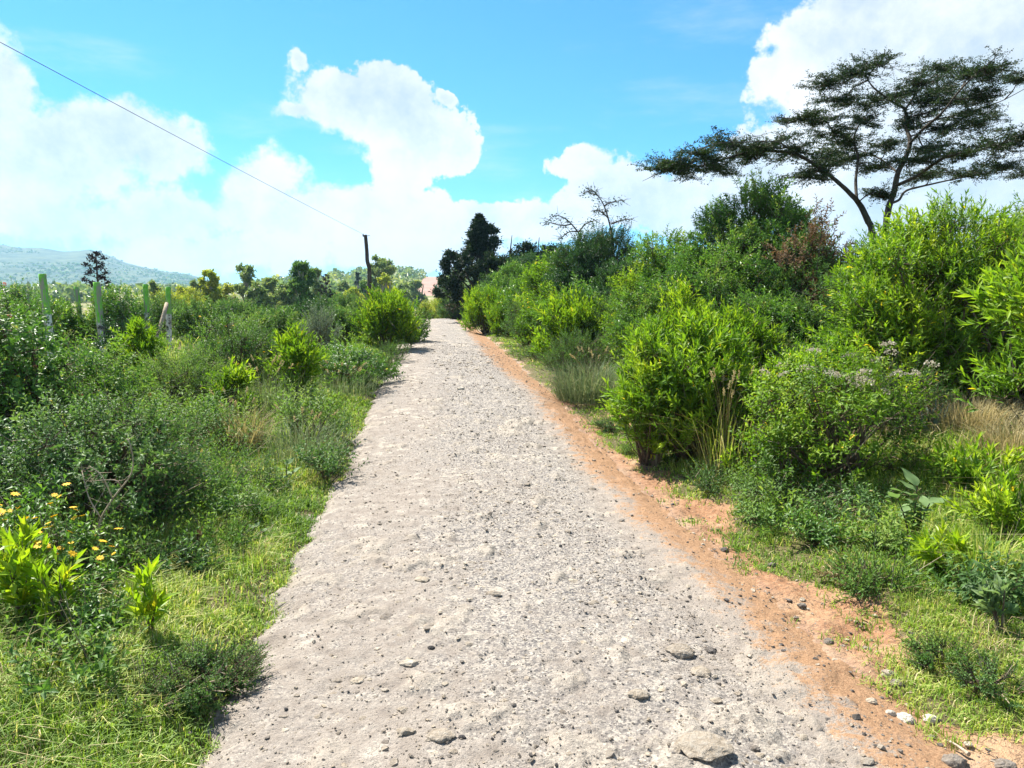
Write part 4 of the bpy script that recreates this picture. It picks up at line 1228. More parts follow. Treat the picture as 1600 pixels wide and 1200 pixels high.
def make_broad_leaved(px, Y, top, label, seed, nleaf=12, LL=.16, name='broad_leaved_plant'):
    rng = rnd(seed)
    x = (px - 800) / FPX * Y; z = gz(x, Y); H = at(px, top, Y)[2] - z
    t = thing(name, (x, Y, z), label, 'plant')
    st = Geo()
    tops = [np.array([.02, 0, H * .93]), np.array([-.10, .03, H * .72]), np.array([.09, -.04, H * .68])]
    for p in tops: tube(st, [(0, 0, -.03), p * np.array([.4, .4, .5]), p], [.007, .006, .004], 5, 8)
    g = Geo()       # one leaf: a broad blade folded along its midrib
    s = np.linspace(0, 1, 15); w = .31 * (np.sin(np.pi * s ** .72)) ** .75 * (1 - s) ** .35
    V = np.concatenate([np.stack([-w, s, .10 * w * 2 - .22 * s ** 2 + .05 * np.sin(s * 9)], 1), np.stack([0 * s, s, -.22 * s ** 2], 1), np.stack([w, s, .10 * w * 2 - .22 * s ** 2 + .04 * np.sin(s * 8 + 1)], 1)])
    T = []
    for i in range(14):
        for a, b in ((0, 15), (15, 30)): T += [(a + i, b + i, a + i + 1), (b + i, b + i + 1, a + i + 1)]
    g.add(V, T, .5); me = g.mesh('broad_leaf', M['big_leaf'], True)
    for i in range(nleaf):
        p = tops[i % 3]; f = 1 - .55 * (i // 3) / (nleaf / 3)
        q = np.array([p[0] * f, p[1] * f, p[2] * f])
        o = obj('leaf', me, t); o.location = q
        k = LL * rng.uniform(.6, 1.15); o.scale = (k * .85, k, k); o.rotation_euler = (rng.uniform(-.35, .25) + .75 * f * f, rng.uniform(-.5, .5), i * GA + rng.uniform(-.3, .3))
    obj('stems', st.mesh('plant_stems', M['twig']), t)


make_broad_leaved(1440, 5.3, 752, 'pale broad-leaved plant standing behind the leafy sapling on the right', 1, 16, .19)
make_broad_leaved(385, 5.6, 822, 'single woolly broad-leaved weed in the left verge grass', 2, 8, .10)
make_broad_leaved(165, 3.95, 972, 'dark leafy weed beside the yellow-green sapling on the left', 3, 13, .13)
make_broad_leaved(440, 7.2, 722, 'taller leafy weed standing in the left verge beyond the woolly one', 4, 14, .10)

# bare thorny boughs sticking out of the dark rounded bush
def bare_bough(px0, py0, Y, paths, label):
    rng = rnd(int(px0))
    g, fo = Geo(), Geo()
    b = np.array(at(px0, py0, Y)); b0 = np.array([b[0], Y, gz(b[0], Y)])
    t = thing('bare_thorn_branch', b0, label, 'tree')
    tube(g, [(0, 0, 0), (b - b0) * .5 + [.1, 0, 0], b - b0], [.06, .05, .035], 6, 8)
    for pts in paths:
        P = px_path(pts, Y) - b0
        Q = tube(g, P, np.linspace(.024, .007, len(P)), 5, len(P) * 3, wob=.12, rng=rng)
        k = 26
        i = rng.integers(1, len(Q), k)
        d = unit(rng.normal(size=(k, 3)) * [1, .6, .5]) * rng.uniform(.08, .32, (k, 1))
        sticks(g, Q[i], Q[i] + d, .006, .003)
        m = 45
        i = rng.integers(len(Q) // 3, len(Q), m)
        leaves(fo, Q[i] + rng.normal(size=(m, 3)) * .07, unit(rng.normal(size=(m, 3))), unit(rng.normal(size=(m, 3))), .07, .035, rng.uniform(.2, .7, m), .2, .1, False)
    obj('trunk', g.mesh('bare_bough', M['bark'], True), t); obj('foliage', fo.mesh('bare_bough_tufts', M['acacia']), t)


bare_bough(955, 360, 21.3, [[(955, 360), (950, 340), (944, 322), (934, 306), (918, 300)], [(944, 322), (955, 316), (975, 313)], [(934, 306), (926, 298), (912, 301)], [(950, 340), (938, 330), (930, 329)], [(955, 350), (968, 345), (985, 342)]], 'gnarled leafless thorn branch rising from the top of the dark rounded bush')
bare_bough(905, 365, 22.5, [[(905, 365), (893, 350), (880, 340), (866, 337), (850, 352)], [(893, 350), (878, 352), (856, 347)], [(905, 362), (890, 362), (876, 372)], [(905, 362), (915, 350), (930, 344)]], 'lower spreading leafless thorn branch left of the gnarled one')

# dark conifer
rj = rnd(77)
lumps = []
for i in range(74):
    h = .06 + .92 * (i + .5) / 74; w = .13 + .30 * sstep(.74, .58, h) * sstep(.02, .2, h); w = w * (1 - .80 * max(0, h - .70) / .30)
    a = i * GA; q = rj.uniform(.25, 1.0); lumps.append((math.cos(a) * w * q + .10 * (h < .5) - .02, math.sin(a) * w * q, h * rj.uniform(.97, 1.0), .05 + .075 * (1 - h)))
lumps += [(-.42, 0, .42, .07), (-.48, .1, .30, .08), (-.36, -.1, .58, .06), (-.30, -.2, .64, .06), (.12, 0, .88, .06), (.16, -.1, .76, .08), (.46, -.1, .40, .12), (.52, 0, .28, .13), (-.02, 0, .985, .035)]
xj = (752 - 800) / FPX * 38
for i, (px, Y, top, w, k, m, lab) in enumerate([
    (1095, 13.8, 372, 120, 'tall', 'mid', 'leafy bush bridging the rounded green bush and the tallest dark bush'),
    (1000, 15.2, 415, 90, 'tall', 'fresh', 'yellow-tipped bush at the right shoulder of the feathery grey-green bush'),
    (965, 16.6, 455, 90, 'tall', 'olive', 'dull bush between the feathery grey-green bush and the thicket edge'),
    (1150, 10.4, 470, 110, 'fresh', 'fresh', 'bright upright bush peeping over the right flank of the roadside bush'),
    (1215, 10.2, 500, 90, 'tick', 'olive', 'shady small-leaved bush behind the small bright upright bush'),
    (1330, 9.6, 500, 120, 'tall', 'mid', 'dusky bush filling the gap above the white-flowered shrub'),
    (1410, 8.0, 560, 130, 'tick', 'olive', 'tangled small-leaved shrub right of the white-flowered shrub'),
    (1345, 13.2, 372, 110, 'tall', 'mid', 'dark bush just under the trunk of the thorn tree'),
    (860, 20.5, 455, 80, 'far', 'fresh', 'light green bush between the dark grey bush and the feathery one'),
    (835, 25.5, 430, 90, 'far', 'mid', 'bushy green growth right of the small green bush'),
    (775, 34.0, 425, 60, 'far', 'dark', 'dark bush clothing the right foot of the conifer'),
    (795, 37.0, 402, 60, 'far', 'dark', 'dark green bush standing against the right side of the conifer'),
    (1075, 9.6, 560, 150, 'fresh', 'mid', 'darker inner growth at the back of the roadside bush'),
    (885, 15.0, 548, 70, 'tick', 'olive', 'small grey tangle at the left of the pale feathery grass clump')]):
    S('hedge_bush', k, px, Y, top, w, lab, group=GR, seed=300 + i, mat=m, rich=False)
tree('conifer_tree', 752, 38, gz(xj, 38), at(755, 340, 38)[2] - gz(xj, 38), 4.5, 'dark pointed conifer standing above the bushes where the road crests', lumps, 'juniper', 'bark', .16, .06, seed=7, n=620, trunk_r=.14, droop=-.3)

lumps2 = [(math.cos(i * GA) * .42 * math.sqrt((i % 9 + 1) / 9), math.sin(i * GA) * .42 * math.sqrt((i % 9 + 1) / 9), .12 + .80 * ((i * .618) % 1) * (1 - .4 * ((i % 9 + 1) / 9)), .13) for i in range(44)]
for px_, Y_, top_, w_, lab_ in ((800, 40, 356, 3.6, 'dark bushy conifer joined to the right of the pointed one'), (842, 41, 360, 2.8, 'smaller dark conifer with a ragged top, right of the bushy one')):
    x_ = (px_ - 800) / FPX * Y_
    tree('conifer_tree', px_, Y_, gz(x_, Y_), at(px_, top_, Y_)[2] - gz(x_, Y_), w_, lab_, lumps2, 'juniper', 'bark', .15, .06, seed=px_, n=480, trunk_r=.12, droop=-.4)

# ------------------------------------------------------------------ left of the road, near to far
GL = 'bushes along the left of the road'
S('berry_bush', 'tick', 150, 5.5, 600, 300, 'dense dark bush with pale leaf tips, largest in the left foreground', group=GL, seed=61, dens=1.25, mat='olive', depth=.9)
S('berry_bush', 'lantana', 60, 5.9, 655, 220, 'dark shaded bush at the left edge behind the yellow daisies', group=GL, seed=62, mat='dark', dens=1.1)
S('pink_flowered_bush', 'lantana', 20, 7.2, 468, 230, 'tall leafy bush at the left edge with pink flower heads', group=GL, seed=63, dens=1.2, heads=[('pink', 20), ('daisy', 8)])
S('pink_flowered_bush', 'lantana', 135, 9.0, 540, 170, 'flowering bush with yellow and pink heads under the nearer leaning post', group=GL, seed=64, mat='soft', heads=[('daisy', 16), ('pink', 5)])
S('berry_bush', 'tick', 262, 6.2, 700, 150, 'lower right shoulder of dark growth beside the largest left bush', group=GL, seed=65, mat='olive', dens=1.0)
S('daisy_bush', 'herb', 34, 4.35, 770, 150, 'dark green patch of yellow daisies at the left edge', 'flowering plant', seed=66, mat='mid', heads=[('daisy', 60)], dens=.9)
S('daisy_bush', 'herb', 108, 4.2, 835, 110, 'low spray of yellow daisies spilling towards the sapling', 'flowering plant', seed=67, mat='mid', heads=[('daisy', 30)], dens=.7)
S('fine_leaved_bush', 'fine', 165, 4.7, 868, 120, 'small feathery grey-green bush under the dark foreground bush', group=GL, seed=68, mat='olive', dens=.8)
S('wiry_shrub', 'wiry', 292, 3.35, 1022, 200, 'low wiry dull green shrub at the left edge of the gravel', 'shrub', seed=69, dens=1.3)
S('wiry_shrub', 'wiry', 190, 3.15, 1120, 170, 'flat straggling patch of wiry growth below the low wiry shrub', 'shrub', seed=70, mat='soft')
sapling('sapling', 215, 3.75, 888, 60, 'yellow-green sapling with upright leaves alone in the left grass', seed=7, nstem=3, nl=10, leafL=.11, leafW=.034, mat='sapling')
sapling('sapling', 12, 3.75, 830, 120, 'bright yellow-green bush of long leaves cut by the left edge', seed=8, nstem=8, nl=15, leafL=.135, leafW=.038, mat='sapling')
sapling('sapling', 70, 3.65, 880, 60, 'small leafy shoot between the cut-off bright bush and the sapling', seed=9, nstem=3, nl=9, leafL=.11, leafW=.032, mat='sapling')
sapling('yellow_leaved_seedling', 42, 3.15, 1070, 50, 'tiny seedling with golden yellow leaves in the bottom left grass', seed=10, nstem=3, mat='yellowish', leafL=.045, leafW=.014, nl=12)
sapling('rusty_weed', 296, 5.0, 822, 22, 'short dried reddish brown weed spike in the left grass', seed=11, nstem=2, mat='seed', leafL=.03, leafW=.014, nl=24)
S('fine_leaved_bush', 'fine', 372, 12.3, 487, 150, 'broad feathery mid-green bush in the middle of the left thicket', group=GL, seed=71, mat='mid', rich=True, dens=1.1, heads=[('daisy', 12)])
S('fine_leaved_bush', 'fine', 285, 10.6, 540, 170, 'spreading pale green bush dotted with yellow flowers left of the broad feathery bush', group=GL, seed=72, mat='soft', dens=.9, heads=[('daisy', 10)])
S('fine_leaved_bush', 'herb', 300, 8.6, 625, 190, 'low soft green weed mound in front of the spreading pale bush', group=GL, seed=73, dens=.9)
S('narrow_leaved_bush', 'fresh', 462, 11.6, 515, 56, 'slender bright bush with yellow-tinged leaves beside the broad feathery bush', group=GL, seed=74, dens=1.1)
S('narrow_leaved_bush', 'fresh', 356, 10.2, 555, 36, 'small bright upright shoot cluster in front of the broad feathery bush', group=GL, seed=75)
S('narrow_leaved_bush', 'fresh', 225, 12.4, 500, 52, 'bright bush of upright shoots right of the leaning post', group=GL, seed=76)
S('dark_rounded_bush', 'lantana', 195, 13.2, 482, 80, 'dark rounded bush between the two leaning posts and the bright upright bush', group=GL, seed=77, mat='dark', rich=False)
S('berry_bush', 'lantana', 545, 13.6, 543, 130, 'dark mounded bush with arching grasses close to the left edge of the road', group=GL, seed=78, mat='mid', rich=True)
S('grey_seeded_bush', 'tick', 592, 14.8, 548, 44, 'small greyish bush right of the dark mounded bush at the road edge', group=GL, seed=79, mat='olive', rich=False)
S('silvery_bush', 'grey', 500, 17.5, 482, 62, 'silvery grey upright bush behind the slender bright bush', group=GL, seed=80, rich=True)
S('dark_rounded_bush', 'far', 505, 24, 468, 90, 'dark bush behind the silvery grey bush', group=GL, seed=81, mat='dark')
S('olive_bush', 'far', 535, 21, 478, 60, 'olive bush between the silvery bush and the bright roadside bush', group=GL, seed=82, mat='olive')
S('narrow_leaved_bush', 'farfresh', 605, 20, 460, 76, 'large bright green bush hiding the foot of the utility pole', group=GL, seed=83, dens=1.25)
S('dark_rounded_bush', 'far', 640, 23, 480, 44, 'darker rounded bush at the road edge right of the bright bush', group=GL, seed=84, mat='mid', rich=False)
S('grey_seeded_bush', 'fine', 612, 17, 532, 44, 'low grey-green bush at the foot of the bright bush by the road', group=GL, seed=85, mat='olive', rich=False, dens=.7)
S('olive_bush', 'far', 430, 19, 485, 90, 'loose olive bush with pale stems behind the broad feathery bush', group=GL, seed=86, mat='olive')
S('olive_bush', 'far', 28, 17.5, 442, 46, 'upright bush at the far left in front of the mountain', group=GL, seed=87, mat='mid')
S('olive_bush', 'far', 58, 17.0, 448, 46, 'second upright bush at the far left touching the tallest leaning post', group=GL, seed=88, mat='mid')
S('olive_bush', 'far', 95, 18.5, 462, 50, 'small bush between the tallest post and the thin back post', group=GL, seed=89, mat='mid')
S('olive_bush', 'far', 180, 19, 452, 70, 'green bush behind the leaning post at the foot of the dry flower stalk', group=GL, seed=90, mat='mid')
S('olive_bush', 'far', 255, 24, 466, 70, 'olive bush behind the braced post', group=GL, seed=91, mat='olive')
S('olive_bush', 'far', 320, 22, 470, 80, 'mixed green bush right of the braced post', group=GL, seed=92, mat='olive')
S('yellow_green_bush', 'far', 270, 38, 455, 50, 'yellowish bush beyond the braced post', group=GL, seed=93, mat='yellowish')
S('yellow_green_bush', 'far', 300, 46, 456, 40, 'small yellowish bush next to the rounded yellow eucalypt', group=GL, seed=94, mat='yellowish')
S('olive_bush', 'far', 380, 30, 472, 80, 'dusky bush below the loose pale eucalypt', group=GL, seed=95, mat='olive')
S('olive_bush', 'far', 545, 36, 462, 60, 'brownish bush left of the utility pole foot', group=GL, seed=96, mat='olive')
S('olive_bush', 'far', 618, 42, 470, 50, 'dull bush under the big eucalypt right of the pole', group=GL, seed=97, mat='olive')
S('soft_weed_mound', 'herb', 480, 9.2, 610, 90, 'leafy weed clump leaning to the grass verge below the dark mounded bush', 'plant', seed=98, dens=.8)
S('soft_weed_mound', 'fine', 330, 7.2, 700, 120, 'thin weedy tangle right of the largest left bush', 'plant', seed=99, mat='olive', dens=.6)
grass_clump('arching_grass_clump', 410, 10.8, 560, 130, 'arching grey-green grass clump below the slender bright bush', n=700, seed=11, lean=.9, t=(.2, .8), seedheads=12, mat='dry_green', base=.45)
grass_clump('arching_grass_clump', 530, 12.6, 568, 120, 'arching seeding grass over the dark mounded bush', n=420, seed=12, lean=.9, seedheads=12, mat='dry_green', base=.45)
grass_clump('arching_grass_clump', 370, 8.6, 610, 110, 'bleached grass tussock in the hollow before the broad feathery bush', n=600, mat='dry', seed=13, lean=.9, t=(.0, .5), seedheads=8)
grass_clump('arching_grass_clump', 285, 3.7, 975, 160, 'thin straw blades beside the low wiry shrub', n=90, seed=14, lean=.9, t=(.5, .95))
grass_clump('arching_grass_clump', 60, 3.25, 1000, 200, 'long arching grass in the bottom left corner', n=420, seed=15, lean=1.0, t=(.3, .95))
grass_clump('arching_grass_clump', 470, 8.2, 640, 120, 'tall green verge grass below the leafy weed clump', n=500, seed=16, lean=.7, seedheads=8, mat='dry_green', base=.45)


for i, (px, Y, top, w, k, m, lab) in enumerate([
    (520, 9.6, 640, 70, 'herb', 'soft', 'leafy weed at the verge edge level with the dark mounded bush'),
    (500, 7.6, 690, 70, 'herb', 'olive', 'grey weed standing in the left verge right of the tall verge grass'),
    (400, 6.9, 725, 80, 'fine', 'olive', 'wispy weed left of the taller leafy weed'),
    (350, 6.0, 770, 90, 'herb', 'soft', 'nettle-like weed between the dark foreground growth and the woolly weed'),
    (330, 5.2, 835, 70, 'fine', 'soft', 'soft green weed behind the rusty weed spike'),
    (255, 4.7, 880, 80, 'tick', 'olive', 'small-leaved weed under the dead forked twig'),
    (120, 3.75, 975, 90, 'herb', 'mid', 'dark leafy weed left of the yellow-green sapling'),
    (90, 3.2, 1085, 110, 'herb', 'soft', 'lush weed patch near the golden seedling')]):
    S('verge_weed', k, px, Y, top, w, lab, 'weed', 'weeds in the left verge', seed=400 + i, mat=m, dens=.55, rich=True)
for i, (px, Y, top, w, n, lab) in enumerate([(380, 5.0, 830, 90, 160, 'loose green tussock behind the woolly broad-leaved weed'), (250, 4.2, 900, 110, 220, 'tall green tussock between the sapling and the rusty weed spike'), (120, 3.5, 985, 130, 200, 'straw-tipped tussock under the cut-off bright bush'), (300, 5.6, 790, 100, 200, 'dry-tipped tussock by the dark foreground growth'), (450, 7.6, 700, 80, 200, 'fine tussock beside the taller leafy weed'), (200, 3.1, 1090, 120, 160, 'low tussock below the yellow-green sapling')]):
    grass_clump('verge_tussock', px, Y, top, w, lab, n=n, seed=60 + i, lean=.95, t=(.2, 1.0), w=.0028, base=.42, group='tussocks in the left verge')


# dead twiggy branch in front of the big left bush
def dead_branch(pts_list, Y, label):
    rng = rnd(5)
    g = Geo()
    b = np.array(at(pts_list[0][0][0], pts_list[0][0][1], Y)); b[2] = gz(b[0], Y)
    t = thing('dead_branch', b, label, 'branch')
    for k, pts in enumerate(pts_list):
        P = px_path(pts, Y) - b
        Q = tube(g, P, np.linspace(.008 if k == 0 else .005, .0018, len(P)), 5, len(P) * 3, wob=.12, rng=rng)
        i = rng.integers(1, len(Q), 9)
        sticks(g, Q[i], Q[i] + unit(rng.normal(size=(9, 3))) * rng.uniform(.02, .09, (9, 1)), .0018, .0008)
    obj('twigs', g.mesh('dead_branch_twigs', M['pale_twig'], True), t)


dead_branch([[(154, 850, -.2), (156, 815, -.2), (176, 780, -.25), (206, 738, -.3), (205, 700, -.3), (198, 685, -.3)], [(158, 810, -.2), (140, 780, -.2), (130, 745, -.15), (128, 735, -.1)], [(176, 780, -.25), (160, 745, -.3), (140, 728, -.3)], [(190, 760, -.25), (178, 750, -.3), (140, 752, -.3)]], 4.75, 'pale leafless twig forking in front of the largest left bush')

# ------------------------------------------------------------------ painted posts
def paint_mat():
    m, nt, out = newmat('worn_green_and_white_paint')
    tc = nd(nt, 'ShaderNodeTexCoord')
    mp = nd(nt, 'ShaderNodeMapping'); mp.inputs['Scale'].default_value = (1, 1, .16); nt.links.new(tc.outputs['Object'], mp.inputs[0])
    n = noise(nt, mp.outputs[0], 13, 7, .75); nb = noise(nt, tc.outputs['Object'], 14, 4, .6)
    wood = ramp(nt, n, [(.3, (.13, .11, .085)), (.7, (.34, .30, .25))])
    z = nd(nt, 'ShaderNodeSeparateXYZ'); nt.links.new(tc.outputs['Object'], z.inputs[0])
    zz = fmath(nt, 'ADD', z.outputs[2], fmath(nt, 'MULTIPLY', fmath(nt, 'SUBTRACT', nb, .5), .10))
    g = maprange(nt, zz, 1.44, 1.48)
    paint = mixc(nt, g, (.66, .66, .62), ramp(nt, nb, [(.3, (.12, .38, .03)), (.7, (.22, .52, .07))]))
    worn = mixc(nt, maprange(nt, n, .49, .58), paint, wood)
    worn = mixc(nt, fmath(nt, 'MULTIPLY', fmath(nt, 'SUBTRACT', 1.0, g), maprange(nt, nb, .52, .6)), worn, (.06, .055, .05))
    principled(nt, out, worn, .8, .25, bump(nt, n, .5, .01))
    return m


M['paint'] = paint_mat()


def post(px0, py0, px1, py1, Y, dia, label, brace=None):
    rng = rnd(int(px0))
    T = np.array(at(px0, py0, Y)); B = np.array(at(px1, py1, Y))
    d = (B - T) / (T[2] - B[2])
    L = 2.15
    foot = T + d * L
    root = thing('painted_post', foot, label, 'post', 'green and white painted posts')
    g = Geo()
    tube(g, [(0, 0, -.25), (T - foot) * .5 + rng.normal(size=3) * [.012, .012, 0], T - foot], [dia / 2 * 1.08, dia / 2 * 1.02, dia / 2 * .95], 12, 16, wob=.04, rng=rng)
    obj('post_shaft', g.mesh('post_shaft', M['paint'], True), root)
    if brace:
        g = Geo()
        A = np.array(at(brace[0], brace[1], Y - .1)) - foot; Bq = np.array(at(brace[2], brace[3], Y - .5)) - foot
        tube(g, [A, Bq + (Bq - A) * .7], [.05, .055], 8, 5, wob=.06, rng=rng)
        obj('brace', g.mesh('post_brace', M['pale_twig'], True), root)


post(66, 428, 75, 505, 13.2, .125, 'leftmost and tallest leaning green-topped post')
post(119, 448, 123, 482, 19.0, .115, 'thin green post standing furthest back, second from the left')
post(151, 441, 163, 535, 13.0, .120, 'most tilted green post with peeling white foot, by the dry flower stalk')
post(227, 444, 228, 495, 19.0, .125, 'upright green post in the open right of the most tilted one')
post(263, 448, 264, 500, 19.6, .130, 'weathered green post at the right end, propped by a grey wooden brace', brace=(261, 474, 251, 510))

# dry agave flower stalk
def flower_stalk(px, Y, top, label):
    rng = rnd(8)
    x = (px - 800) / FPX * Y; z = gz(x, Y); H = at(px, top, Y)[2] - z
    t = thing('agave_flower_stalk', (x, Y, z), label, 'plant')
    g, h = Geo(), Geo()
    tube(g, [(0, 0, -.1), (.03, 0, H * .5), (0, 0, H)], [.06, .045, .018], 7, 14)
    for i in range(20):
        f = .52 + .47 * i / 20; a = i * GA; r = (.52 - .36 * (f - .5) / .5) * rng.uniform(.75, 1.1)
        e = np.array([math.cos(a) * r, math.sin(a) * r, f * H + .16 * r])
        tube(g, [(0, 0, f * H - .03), e * [.55, .55, 1] - [0, 0, .03], e], [.014, .011, .009], 5, 6, cap=False)
        lump_leaves(h, rng, e + [0, 0, .03], .15, 46, .10, .05, .4, -.6, .45)
    obj('stalk', g.mesh('agave_stalk', M['stalk'], True), t)
    for_ = obj('seed_clusters', h.mesh('agave_seed_clusters', M['stalk_leaf']), t)
    b = Geo()
    k = 24; a = np.arange(k) * GA
    d = np.stack([np.cos(a), np.sin(a), rng.uniform(.3, 1.6, k)], 1)
    leaves(b, np.zeros((k, 3)), d, np.tile([0, 0, 1.0], (k, 1)), rng.uniform(.8, 1.2, k), .16, rng.uniform(0, 1, k), .3, .1)
    obj('rosette', b.mesh('agave_rosette', M['sisal']), t)


M['stalk_leaf'] = leaf_mat('dry_seed_pods', [(0, (.02, .016, .016)), (1, (.07, .05, .045))], .05, .8, .1, (1, .9, .8))
flower_stalk(157, 30, 393, 'tall dark candelabra of a dry agave flower stalk against the mountain')
flower_stalk(511, 58, 428, 'small dark dry flower stalk right of the darkest eucalypt')

# utility pole, its cable
def utility_pole():
    Y = 34.0
    pts = px_path([(571, 367), (573, 390), (574, 408), (577, 420), (577, 445), (575, 470), (573, 490)], Y)
    b = pts[-1].copy(); b[2] = gz(b[0], Y)
    t = thing('utility_pole', b, 'crooked dark wooden utility pole beyond the left bushes', 'utility pole')
    g = Geo(); rng = rnd(2)
    P = [tuple(p - b) for p in pts[::-1]]
    P[0] = (P[0][0], P[0][1], -.4)
    tube(g, P, [.105, .10, .096, .09, .085, .08, .074], 12, 30, wob=.035, rng=rng)
    obj('shaft', g.mesh('pole_shaft', M['pole'], True), t)
    g = Geo(); top = pts[0] - b
    tube(g, [top + [-.10, 0, -.05], top + [.0, 0, -.05], top + [.19, 0, -.03]], [.012, .012, .012], 6, 4)
    tube(g, [top + [-.10, 0, -.08], top + [-.10, 0, -.02], top + [-.10, 0, .05]], [.022, .03, .016], 8, 6)
    obj('insulator', g.mesh('pole_insulator', M['stalk'], True), t)
    a = pts[0] + [-.10, 0, .03]
    e = np.array([-6.75, -16, 5.56])
    s = np.linspace(0, 1, 80)[:, None]
    c = a * (1 - s) + e * s - np.array([0, 0, 1.0]) * (4 * .12 * s * (1 - s))
    g = Geo(); tube(g, c, [.0050] * 80, 5, 80)
    m, nt, out = newmat('cable_jacket'); principled(nt, out, (.03, .03, .035), .5, .4)
    w = obj('overhead_cable', g.mesh('overhead_cable', m, True)); tag(w, 'single thin dark overhead cable slanting down to the utility pole', 'cable')


utility_pole()

# ------------------------------------------------------------------ mid-distance trees on the left
def cloudy(seed, n, tall=.55, spread=.42, low=.10, r=(.06, .12)):
    q = rnd(seed); out = []
    for i in range(n):
        h = q.uniform(low, .98); a = q.uniform(0, 6.28); w = spread * math.sin(math.pi * min(1, max(.12, (1.02 - h) / (1.02 - low)) ** .6) * .5 + .2)
        out.append((math.cos(a) * w * q.uniform(.2, 1), math.sin(a) * w * q.uniform(.2, 1), h, q.uniform(*r)))
    return out


GE = 'eucalypts across the valley'
def euc(px, Y, top, base_py, wpx, label, seed, mat='eucalypt', n=300, L=.32, **kw):
    bz = at(px, base_py, Y)[2]; H = at(px, top, Y)[2] - bz; W = wpx / FPX * Y
    bz2 = min(bz, gz((px - 800) / FPX * Y, Y) - .2)
    tree('eucalypt', px, Y, bz2, at(px, top, Y)[2] - bz2, W, label, kw.pop('lumps', None) or cloudy(seed, int(1.8 * kw.pop('nl', 22))), mat, 'pale_bark', L, L * .42, seed=seed, n=int(n * .6), trunk_r=.012 * Y / 5, group=GE, **kw)


euc(333, 62, 424, 480, 42, 'rounded yellowish eucalypt in front of the mountain end', 201, mat='yellowish', n=220)
euc(388, 66, 417, 480, 60, 'loose pale eucalypt with sky showing through, left of centre', 202, n=170)
euc(424, 72, 432, 480, 36, 'smaller eucalypt between the loose pale one and the darkest one', 203, n=170)
euc(474, 58, 410, 485, 56, 'darkest eucalypt with a pointed top, left of the utility pole', 204, n=260, mat='olive')
euc(497, 66, 420, 480, 22, 'narrow eucalypt leaning right of the darkest one', 205, n=120)
euc(598, 92, 402, 480, 56, 'big two-tier eucalypt right behind the utility pole', 206, n=420, nl=26, trunks=2)
euc(606, 86, 428, 480, 42, 'yellow-crowned eucalypt in front of the big two-tier one', 207, mat='yellowish', n=240, trunks=2)
euc(246, 58, 438, 482, 24, 'small palm-like eucalypt between the upright post and the braced post', 208, n=120, L=.26)
euc(290, 72, 448, 482, 50, 'low golden eucalypt right of the braced post', 209, mat='yellowish', n=220)
euc(650, 150, 440, 480, 40, 'tall pale-stemmed eucalypt beside the far red road', 210, n=220, L=.6, trunks=3, nl=18)
euc(632, 130, 446, 480, 34, 'eucalypt left of the pale-stemmed one by the far red road', 211, n=200, L=.5)
euc(560, 170, 425, 470, 20, 'pointed dark eucalypt on the skyline left of the pole', 212, mat='juniper', n=200, L=.5, lumps=[(0, 0, .95, .12), (.05, 0, .85, .2), (-.08, 0, .72, .28), (.1, .1, .6, .34), (-.05, 0, .45, .36), (.1, 0, .32, .36)])
euc(540, 120, 440, 475, 40, 'rounded eucalypt on the rise left of the utility pole', 213, n=220, L=.5)
euc(455, 90, 440, 480, 30, 'faint eucalypt behind the darkest one', 214, n=160, L=.4)

for i, (px, Y, top, w, lab) in enumerate([(352, 70, 446, 46, 'low loose eucalypt filling the gap right of the rounded yellowish one'), (408, 60, 440, 44, 'feathery eucalypt under the loose pale one'), (448, 64, 446, 46, 'pale bushy eucalypt touching the left of the darkest one'), (515, 74, 452, 60, 'spreading low eucalypt right of the darkest one'), (552, 80, 452, 50, 'dull low eucalypt just left of the utility pole'), (312, 80, 440, 34, 'small eucalypt left of the rounded yellowish one'), (625, 96, 452, 50, 'low eucalypt right of the big two-tier one'), (572, 100, 440, 36, 'pale eucalypt behind the foot of the utility pole')]):
    euc(px, Y, top, 482, w, lab, 230 + i, mat=('yellowish', 'eucalypt', 'eucalypt', 'olive')[i % 4], n=200)

# ------------------------------------------------------------------ stones one could pick up
def rock(px, py, wpx, label, seed, flat=.75, sink=.36, tint=.85, cat='rock'):
    rng = rnd(seed)
    # where the line of sight meets the ground
    Y = 3.0
    for _ in range(40):
        x = (px - 800) / FPX * Y; z = float(road_z(np.array([x]), np.array([Y]))[0])
        Y = Y + ((EYE - z) / math.tan(PITCH + math.atan((py - 600) / FPX)) - Y) * .6
        x = at(px, py, Y)[0]
    z = float(road_z(np.array([x]), np.array([Y]))[0])
    r = wpx / FPX * Y / 2 * 1.1
    V, T = hull(rng, 70, flat)
    bm = bmesh.new()
    for v in V: bm.verts.new(v * r)
    bm.verts.ensure_lookup_table()
    for t in T: bm.faces.new([bm.verts[i] for i in t])
    bmesh.ops.subdivide_edges(bm, edges=bm.edges[:], cuts=3, use_grid_fill=True)
    for v in bm.verts:
        c = v.co / r
        k = float(fbm(c.x * 3 + c.z * 2, c.y * 3 + seed, seed, 3)); v.co *= 1 + .16 * k + .07 * float(fbm(c.x * 9 + c.z * 5, c.y * 9 - c.z * 4, seed + 50, 2))
    bmesh.ops.triangulate(bm, faces=bm.faces[:]); bm.verts.index_update()
    V = np.array([v.co[:] for v in bm.verts]); T = np.array([[v.index for v in f.verts] for f in bm.faces]); bm.free()
    g = Geo(); g.add(V, T, tint)
    o = obj('rock', g.mesh('rock', M['stone'], False)); o.location = (x, Y, z + V[:, 2].max() * (1 - 2 * sink) * .9)
    return tag(o, label, cat, 'loose stones')


